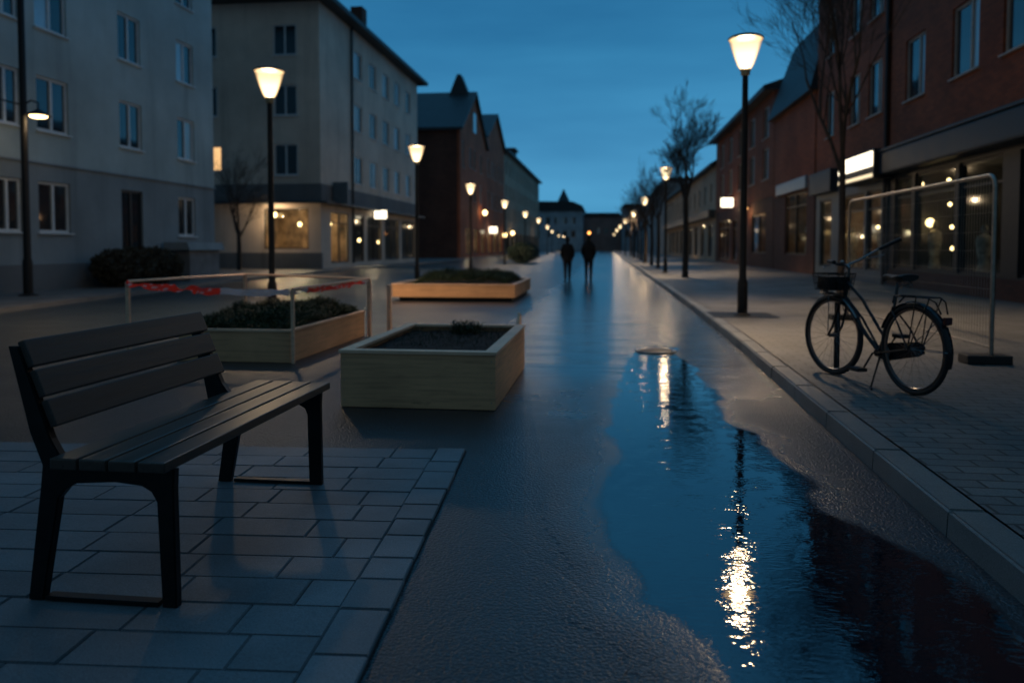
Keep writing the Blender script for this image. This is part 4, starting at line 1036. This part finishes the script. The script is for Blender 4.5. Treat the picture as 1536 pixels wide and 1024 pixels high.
# handlebar, turned and swept
b = MB(); b.tube([(HT[0], 0, HT[2] - .02), (HT[0] - .015, 0, 1.01)], .013, 8); b.tube([(HT[0] - .015, 0, 1.0), (HT[0] + .02, 0, 1.03)], .018, 8); b.build('stem', M['chrome'], bl, True)
hb = [(.60, .30, 1.065), (.70, .26, 1.07), (.77, .12, 1.04), (.79, 0, 1.03), (.77, -.12, 1.08), (.70, -.24, 1.17), (.58, -.34, 1.26)]
b = MB(); b.tube(hb, .0115, 8); b.build('handlebar', M['chrome'], bl, True)
for g in ((hb[0], hb[1]), (hb[-1], hb[-2])):
    p, q = Vector(g[0]), Vector(g[1]); b = MB(); b.tube([p + (p - q) * .12, p.lerp(q, .9)], .017, 10); b.build('grip', M['rubber'], bl, True)
b = MB(); b.tube([(.74, .20, 1.04), (.80, .24, 1.02), (.70, .30, 1.01)], .005, 5); b.tube([(.74, -.2, 1.10), (.80, -.22, 1.09), (.68, -.30, 1.13)], .005, 5); b.build('brake_lever', M['chrome'], bl)
b = MB(); b.ball((.76, .07, 1.06), .025, 2, (1, 1, .7)); b.build('bell', M['chrome'], bl, True)
b = MB(); b.tube([(HT[0] + .02, .02, 1.02), (.84, .05, .93), (.84, .03, .80), (.80, .02, .62), (.55, .02, .43)], .004, 5); b.tube([(.76, -.05, 1.04), (.88, -.05, .95), (.86, -.03, .75)], .004, 5); b.build('brake_cable', M['rubber'], bl, True)
# basket
b = MB(); X0, X1, W, Z0, Z1 = .87, 1.08, .125, .80, .95
def fr(z, g=0): return [(X0 - g, -W - g, z), (X1 + g, -W - g, z), (X1 + g, W + g, z), (X0 - g, W + g, z), (X0 - g, -W - g, z)]
for z, g in ((Z0, 0), (Z0 + .06, .005), (Z0 + .12, .01), (Z1, .018)):
    f = fr(z, g)
    for p, q in zip(f, f[1:]): b.tube([p, q], .004 if z < Z1 else .007, 4)
for k in range(11):
    f = k / 10
    for s_ in (-1, 1): b.tube([(X0 + (X1 - X0) * f, s_ * W, Z0), (X0 - .018 + (X1 - X0 + .036) * f, s_ * (W + .018), Z1)], .0025, 3)
    y = -W + 2 * W * f
    b.tube([(X0, y, Z0), (X0 - .018, y * 1.1, Z1)], .0025, 3); b.tube([(X1, y, Z0), (X1 + .018, y * 1.1, Z1)], .0025, 3); b.tube([(X0, y, Z0), (X1, y, Z0)], .0025, 3)
b.build('basket', M['bikeframe'], bl)
tb = MB(); tb.box(X0 + .01, X1 - .01, -W + .01, W - .01, Z0 + .004, Z0 + .125, .02); tb.build('basket_liner', M['rubber'], bl, True)
b = MB(); b.tube([(.84, -.04, .76), (1.08, -.07, .765), (1.10, 0, .765), (1.08, .07, .765), (.84, .04, .76)], .007, 6); b.tube([(.98, .05, .765), (WB, .055, WR)], .004, 5); b.tube([(.98, -.05, .765), (WB, -.055, WR)], .004, 5); b.build('front_rack', M['chrome'], bl, True)
b = MB(); b.ball((1.115, 0, .80 - .02), .038, 3, (1.1, 1, 1)); b.build('headlight', M['chrome'], bl, True)
# fenders
def fender(cx, a0, a1, r, w, name, mat):
    b = MB(); n = 26; rows_ = []
    for i in range(n + 1):
        a = a0 + (a1 - a0) * i / n; row = []
        for k in range(5):
            s_ = (k - 2) / 2; rr = r - .010 * s_ * s_; row.append(b.b.verts.new((cx + math.cos(a) * rr, s_ * w, WR + math.sin(a) * rr)))
        rows_.append(row)
    for p, q in zip(rows_, rows_[1:]):
        for k in range(4): b.b.faces.new((p[k], p[k + 1], q[k + 1], q[k]))
    return b.build(name, mat, bl, True)
fender(0, R(-5), R(190) - R(25), WR + .018, .028, 'rear_fender', M['bikeframe']) if 0 else fender(0, R(20), R(196), WR + .018, .028, 'fender', M['bikeframe'])
fender(WB, R(30), R(150), WR + .018, .026, 'fender', M['chrome'])
b = MB()
for s_ in (-1, 1):
    b.tube([(0, s_ * .06, WR), (-.28, s_ * .035, WR + .25)], .0035, 5); b.tube([(0, s_ * .06, WR), (-.385, s_ * .03, WR + .02)], .0035, 5)
b.build('fender_stay', M['chrome'], bl)
# rear rack
b = MB()
for s_ in (-1, 1):
    b.tube([(.215, s_ * .03, .735), (.17, s_ * .055, .795), (-.20, s_ * .06, .80), (-.27, s_ * .045, .77), (-.31, s_ * .03, .68)], .0065, 6)
    b.tube([(-.08, s_ * .06, .80), (-.005, s_ * .065, WR)], .005, 6); b.tube([(-.22, s_ * .055, .80), (-.01, s_ * .065, WR)], .005, 6)
b.tube([(.16, 0, .80), (-.24, 0, .805)], .005, 5); b.tube([(-.2, -.06, .8), (-.2, .06, .8)], .005, 5); b.tube([(.0, -.06, .8), (.0, .06, .8)], .005, 5); b.tube([(.14, -.055, .797), (.14, .055, .797)], .005, 5)
b.build('rear_rack', M['bikeframe'], bl, True)
b = MB(); b.box(-.36, -.33, -.03, .03, .60, .66, .006); b.build('reflector', simple('red_reflector', (.06, .006, .006), .3), bl)
# saddle
b = MB(); sec = [(.36, .018, .0), (.31, .025, .008), (.25, .04, .004), (.18, .075, 0), (.12, .098, .010), (.08, .10, .016), (.055, .085, .012)]
RN = []
for (x, w, dz) in sec:
    RN.append([b.b.verts.new((x, w * math.cos(a), .945 + dz + (.018 if math.sin(a) > 0 else .040) * math.sin(a))) for a in [2 * PI * k / 12 for k in range(12)]])
for p, q in zip(RN, RN[1:]):
    for k in range(12): b.b.faces.new((p[k], p[(k + 1) % 12], q[(k + 1) % 12], q[k]))
b.b.faces.new(RN[0][::-1]); b.b.faces.new(RN[-1]); b.build('saddle', M['rubber'], bl, True)
b = MB(); b.tube([(ST[0], 0, ST[2] - .02), (.200, 0, .90)], .0125, 8); b.build('seat_post', M['chrome'], bl, True)
b = MB()
b.tube([(.11, -.06, .885), (.11, .06, .885)], .004, 5)
for s_ in (-1, 1):
    b.ring((.11, s_ * .045, .885), .026, .004, seg=14, ts=5)
b.build('saddle_springs', M['chrome'], bl)
# drivetrain
b = MB(); b.prism([(.44, .36), (.47, .30), (.44, .235), (.38, .22), (.0, .31), (-.06, .34), (-.06, .40), (0, .43), (.38, .375)], 'y', -.058, -.038, .004); b.build('chain_guard', M['bikeframe'], bl, True)
b = MB(); b.ring((BB[0], -.035, BB[2]), .075, .006, seg=30, ts=5); b.build('chainring', M['chrome'], bl, True)
for s_, a in ((1, R(-56)), (-1, R(124))):
    ex, ez = BB[0] + .185 * math.cos(a), BB[2] + .185 * math.sin(a)
    b = MB(); b.tube([(BB[0], s_ * .05, BB[2]), (BB[0], s_ * .068, BB[2]), (ex, s_ * .075, ez)], .009, 6); ck = b.build('crank', M['bikeframe'], bl, True)
    b = MB(); b.box(ex - .055, ex + .055, s_ * .125 - .048, s_ * .125 + .048, ez - .016, ez + .016, .006); b.build('pedal', M['rubber'], bl)
b = MB(); b.tube([(.33, .05, .27), (.30, .16, .01)], .008, 6); b.tube([(.30, .16, .010), (.26, .18, .008)], .010, 6); b.build('kickstand', M['bikeframe'], bl, True)

for ch in bl.children_recursive:
    if ch.type == 'MESH' and ch.parent == bl:
        for v in ch.data.vertices:
            f = max(0, min(1, (v.co.x - .45) / .3)); v.co.x += .06 * f * f * (3 - 2 * f)
    elif ch.type == 'EMPTY' and ch.location.x > .5: ch.location.x += .06
b = MB(); b.lathe([(.026, .115), (.026, .80), (.02, .83), (.001, .835)], 2.09, 7.28, 14)
tag(b.build('parking_post', M['pole'], None, True), 'short black post behind the front wheel of the bicycle', 'post')

# ------------------------------------------------------------------ site fence
t = thing('fence_panel', 'tall galvanised mesh fence panel in front of the shop windows', 'fence', (3.77, 8.05, .118))
Lf = 4.55; Hf = 1.86
b = MB(); pts = [(0, 0, .02), (0, 0, Hf - .12)] + [(0, .12 - .12 * math.cos(a), Hf - .12 + .12 * math.sin(a)) for a in (R(30), R(60), R(90))] + [(0, Lf * .5, Hf + .0)] + [(0, Lf - .12 + .12 * math.sin(a), Hf - .12 + .12 * math.cos(a)) for a in (0, R(30), R(60), R(90))] + [(0, Lf, .02)]
b.tube(pts, .021, 10); b.build('frame', M['galv'], t, True)
b = MB(); b.tube([(0, .0, .16), (0, Lf, .16)], .014, 8); b.build('bottom_rail', M['galv'], t, True)
b = MB(); 
for k in range(1, 76): b.tube([(.0, Lf * k / 76, .16), (0, Lf * k / 76, Hf)], .0016, 3, cap=False)
for k in range(1, 9): b.tube([(.003, .0, .16 + k * .19), (.003, Lf, .16 + k * .19)], .0016, 3, cap=False)
b.build('mesh_wires', M['galv'], t)
for y in (0, Lf):
    b = MB(); b.box(-.13, .13, y - .30, y + .30, 0, .11, .02) if 0 else b.box(-.26, .16, y - .10, y + .12, 0, .09, .015); b.build('foot_block', M['rubber'], t)

# ------------------------------------------------------------------ people
def skin_fig(name, verts, edges, rad, mat, parent, root=0, sub=2):
    me = bpy.data.meshes.new(name); me.from_pydata([Vector(v) for v in verts], edges, []); me.update()
    o = bpy.data.objects.new(name, me); COL.objects.link(o); o.parent = parent
    sk = o.modifiers.new('skin', 'SKIN'); sk.use_smooth_shade = True
    for i, r_ in enumerate(rad):
        d = me.skin_vertices[0].data[i]; d.radius = r_ if hasattr(r_, '__len__') else (r_, r_); d.use_root = (i == root)
    ss = o.modifiers.new('sub', 'SUBSURF'); ss.levels = sub; ss.render_levels = sub
    me.materials.append(mat); return o
def person(x, y, rz, label, stride=.10, arm=.05, h=1.0, hood=False, scale=1):
    p = thing('person', label, 'person', (x, y, 0), rz); p.scale = (scale,) * 3
    s = stride
    # facing +y; body in trousers with head and hands; coat, hair and shoes as clothing parts
    V = [(0, 0, .92), (0, 0, 1.08), (0, 0, 1.28), (0, 0, 1.42), (0, .01, 1.50), (0, .02, 1.60), (0, .02, 1.69),
         (.09, 0, .86), (.085, s * .6 + .03, .49), (.08, s, .09), (.08, s + .14, .045),
         (-.09, 0, .86), (-.085, -s * .3 + .03, .49), (-.08, -s - .05, .11), (-.08, -s + .08, .045),
         (.17, 0, 1.40), (.215, -.04, 1.13), (.20, .05, .92), (.20, .08, .84), (-.17, 0, 1.40), (-.215, -.04, 1.13), (-.20, .07, .92), (-.20, .10, .84)]
    Ed = [(0, 1), (1, 2), (2, 3), (3, 4), (4, 5), (5, 6), (0, 7), (7, 8), (8, 9), (9, 10), (0, 11), (11, 12), (12, 13), (13, 14), (3, 15), (15, 16), (16, 17), (17, 18), (3, 19), (19, 20), (20, 21), (21, 22)]
    Ra = [.13, .12, .14, .11, .055, .085, .075,   .11, .075, .055, .04, .11, .075, .055, .04, .06, .045, .032, .030, .06, .045, .032, .030]
    skin_fig('body', V, Ed, Ra, M['jeans'], p)
    skin_fig('coat', [(0, 0, .70), (0, 0, .90), (0, 0, 1.12), (0, 0, 1.30), (0, 0, 1.46), (.17, 0, 1.41), (.225, -.04, 1.14), (.21, .05, .93), (-.17, 0, 1.41), (-.225, -.04, 1.14), (-.21, .07, .93)],
             [(0, 1), (1, 2), (2, 3), (3, 4), (3, 5), (5, 6), (6, 7), (3, 8), (8, 9), (9, 10)], [(.20, .17), (.205, .16), (.19, .15), (.20, .15), (.11, .11), .095, .080, .065, .095, .080, .065], M['coat'], p, 2)
    b = MB(); b.ball((0, .005, 1.655), .105, 3, (.86, 1.0, 1.12)); 
    if hood: b.ball((0, -.02, 1.52), .11, 2, (1.1, .8, .8))
    b.build('hair', M['hair'], p, True)
    b = MB(); b.ball((0, .10, 1.625), .05, 2, (1, .7, 1.3)); b.ball((0, .135, 1.62), .014, 1)
    for e in (-1, 1): b.ball((e * .088, .02, 1.63), .02, 1, (.5, 1, 1.5))
    b.build('face', M['skin'], p, True)
    for (sx, fy) in ((.08, s), (-.08, -s - .03)):
        b = MB(); b.box(sx - .045, sx + .045, fy - .09, fy + .17, .0, .085, .03); b.build('shoe', M['rubber'], p, True)
    for sx, fy in ((.20, .065), (-.20, .085)):
        b = MB()
        for k in range(5):
            yy = fy - .03 + k * .017 if k < 4 else fy + .045; L = (.075, .085, .088, .07, .05)[k]
            b.tube([(sx, yy, .86), (sx * .985, yy + .006, .86 - L * .6), (sx * .96, yy + .012, .86 - L)], [.010, .009, .006], 6)
        b.build('fingers', M['skin'], p, True)
    return p
person(-1.44, 28.4, R(3), 'left walker in a long dark coat walking away down the wet street', .13, .05, scale=.93)
person(-.67, 28.8, R(-4), 'right walker in dark clothes below the amber light', .06, .05, scale=.98, hood=True)

# ------------------------------------------------------------------ world, camera, render
w = bpy.data.worlds.new('World'); S.world = w; w.use_nodes = True; nt = w.node_tree; nt.nodes.clear()
o_ = nt.nodes.new('ShaderNodeOutputWorld'); bg = nt.nodes.new('ShaderNodeBackground'); tc = nt.nodes.new('ShaderNodeTexCoord')
sp = nt.nodes.new('ShaderNodeSeparateXYZ'); rp = nt.nodes.new('ShaderNodeValToRGB')
nt.links.new(tc.outputs['Generated'], sp.inputs[0])
mp = nt.nodes.new('ShaderNodeMapping'); mp.inputs['Scale'].default_value = (1.0, 1.0, 5.5); mp.inputs['Rotation'].default_value = (.10, .22, 0); nt.links.new(tc.outputs['Generated'], mp.inputs[0])
nz = nt.nodes.new('ShaderNodeTexNoise'); nz.inputs['Scale'].default_value = 1.6; nz.inputs['Detail'].default_value = 5; nz.inputs['Roughness'].default_value = .5; nt.links.new(mp.outputs[0], nz.inputs['Vector'])
e = rp.color_ramp.elements
stops = [(0.0, (.055, .265, .480)), (.08, (.064, .292, .540)), (.17, (.046, .248, .480)), (.25, (.034, .215, .430)), (.38, (.026, .180, .375)), (.6, (.045, .20, .39)), (1.0, (.065, .25, .46))]
while len(e) < len(stops): e.new(.5)
for i, (p, c) in enumerate(stops): e[i].position = p; e[i].color = (*c, 1)
nt.links.new(sp.outputs[2], rp.inputs[0])
cr = nt.nodes.new('ShaderNodeValToRGB'); cr.color_ramp.elements[0].position = .35; cr.color_ramp.elements[0].color = (.70, .75, .80, 1); cr.color_ramp.elements[1].position = .7; cr.color_ramp.elements[1].color = (1.26, 1.16, 1.10, 1)
nt.links.new(nz.outputs[0], cr.inputs[0])
mx = nt.nodes.new('ShaderNodeMix'); mx.data_type = 'RGBA'; mx.blend_type = 'MULTIPLY'; mx.inputs[0].default_value = 1
nt.links.new(rp.outputs[0], mx.inputs[6]); nt.links.new(cr.outputs[0], mx.inputs[7]); bk = nt.nodes.new('ShaderNodeMapRange'); bk.interpolation_type = 'SMOOTHSTEP'; bk.inputs[1].default_value = .25; bk.inputs[2].default_value = -.75
nt.links.new(sp.outputs[1], bk.inputs[0]); m2 = nt.nodes.new('ShaderNodeMix'); m2.data_type = 'RGBA'; m2.inputs[7].default_value = (.045, .085, .12, 1)
nt.links.new(bk.outputs[0], m2.inputs[0]); nt.links.new(mx.outputs[2], m2.inputs[6]); nt.links.new(m2.outputs[2], bg.inputs[0]); bg.inputs[1].default_value = 1.0
nt.links.new(bg.outputs[0], o_.inputs[0])

cam = bpy.data.cameras.new('camera'); co = bpy.data.objects.new('camera', cam); COL.objects.link(co); S.camera = co
cam.sensor_width = 36; cam.lens = 26.953; cam.clip_end = 3000; cam.clip_start = .05
co.location = (0, 0, 1.27); co.rotation_euler = (R(90 - 2.49), 0, math.atan(142 / 1150))
cam.shift_y = -(512 - 420) / 1536
cam.dof.use_dof = True; cam.dof.focus_distance = 3.6; cam.dof.aperture_fstop = 1.55; cam.dof.aperture_blades = 0
S.view_settings.view_transform = 'Standard'; S.view_settings.look = 'None'; S.view_settings.exposure = 0
S.cycles.use_denoising = True; S.cycles.max_bounces = 6; S.cycles.transparent_max_bounces = 12
S.cycles.sample_clamp_indirect = 4
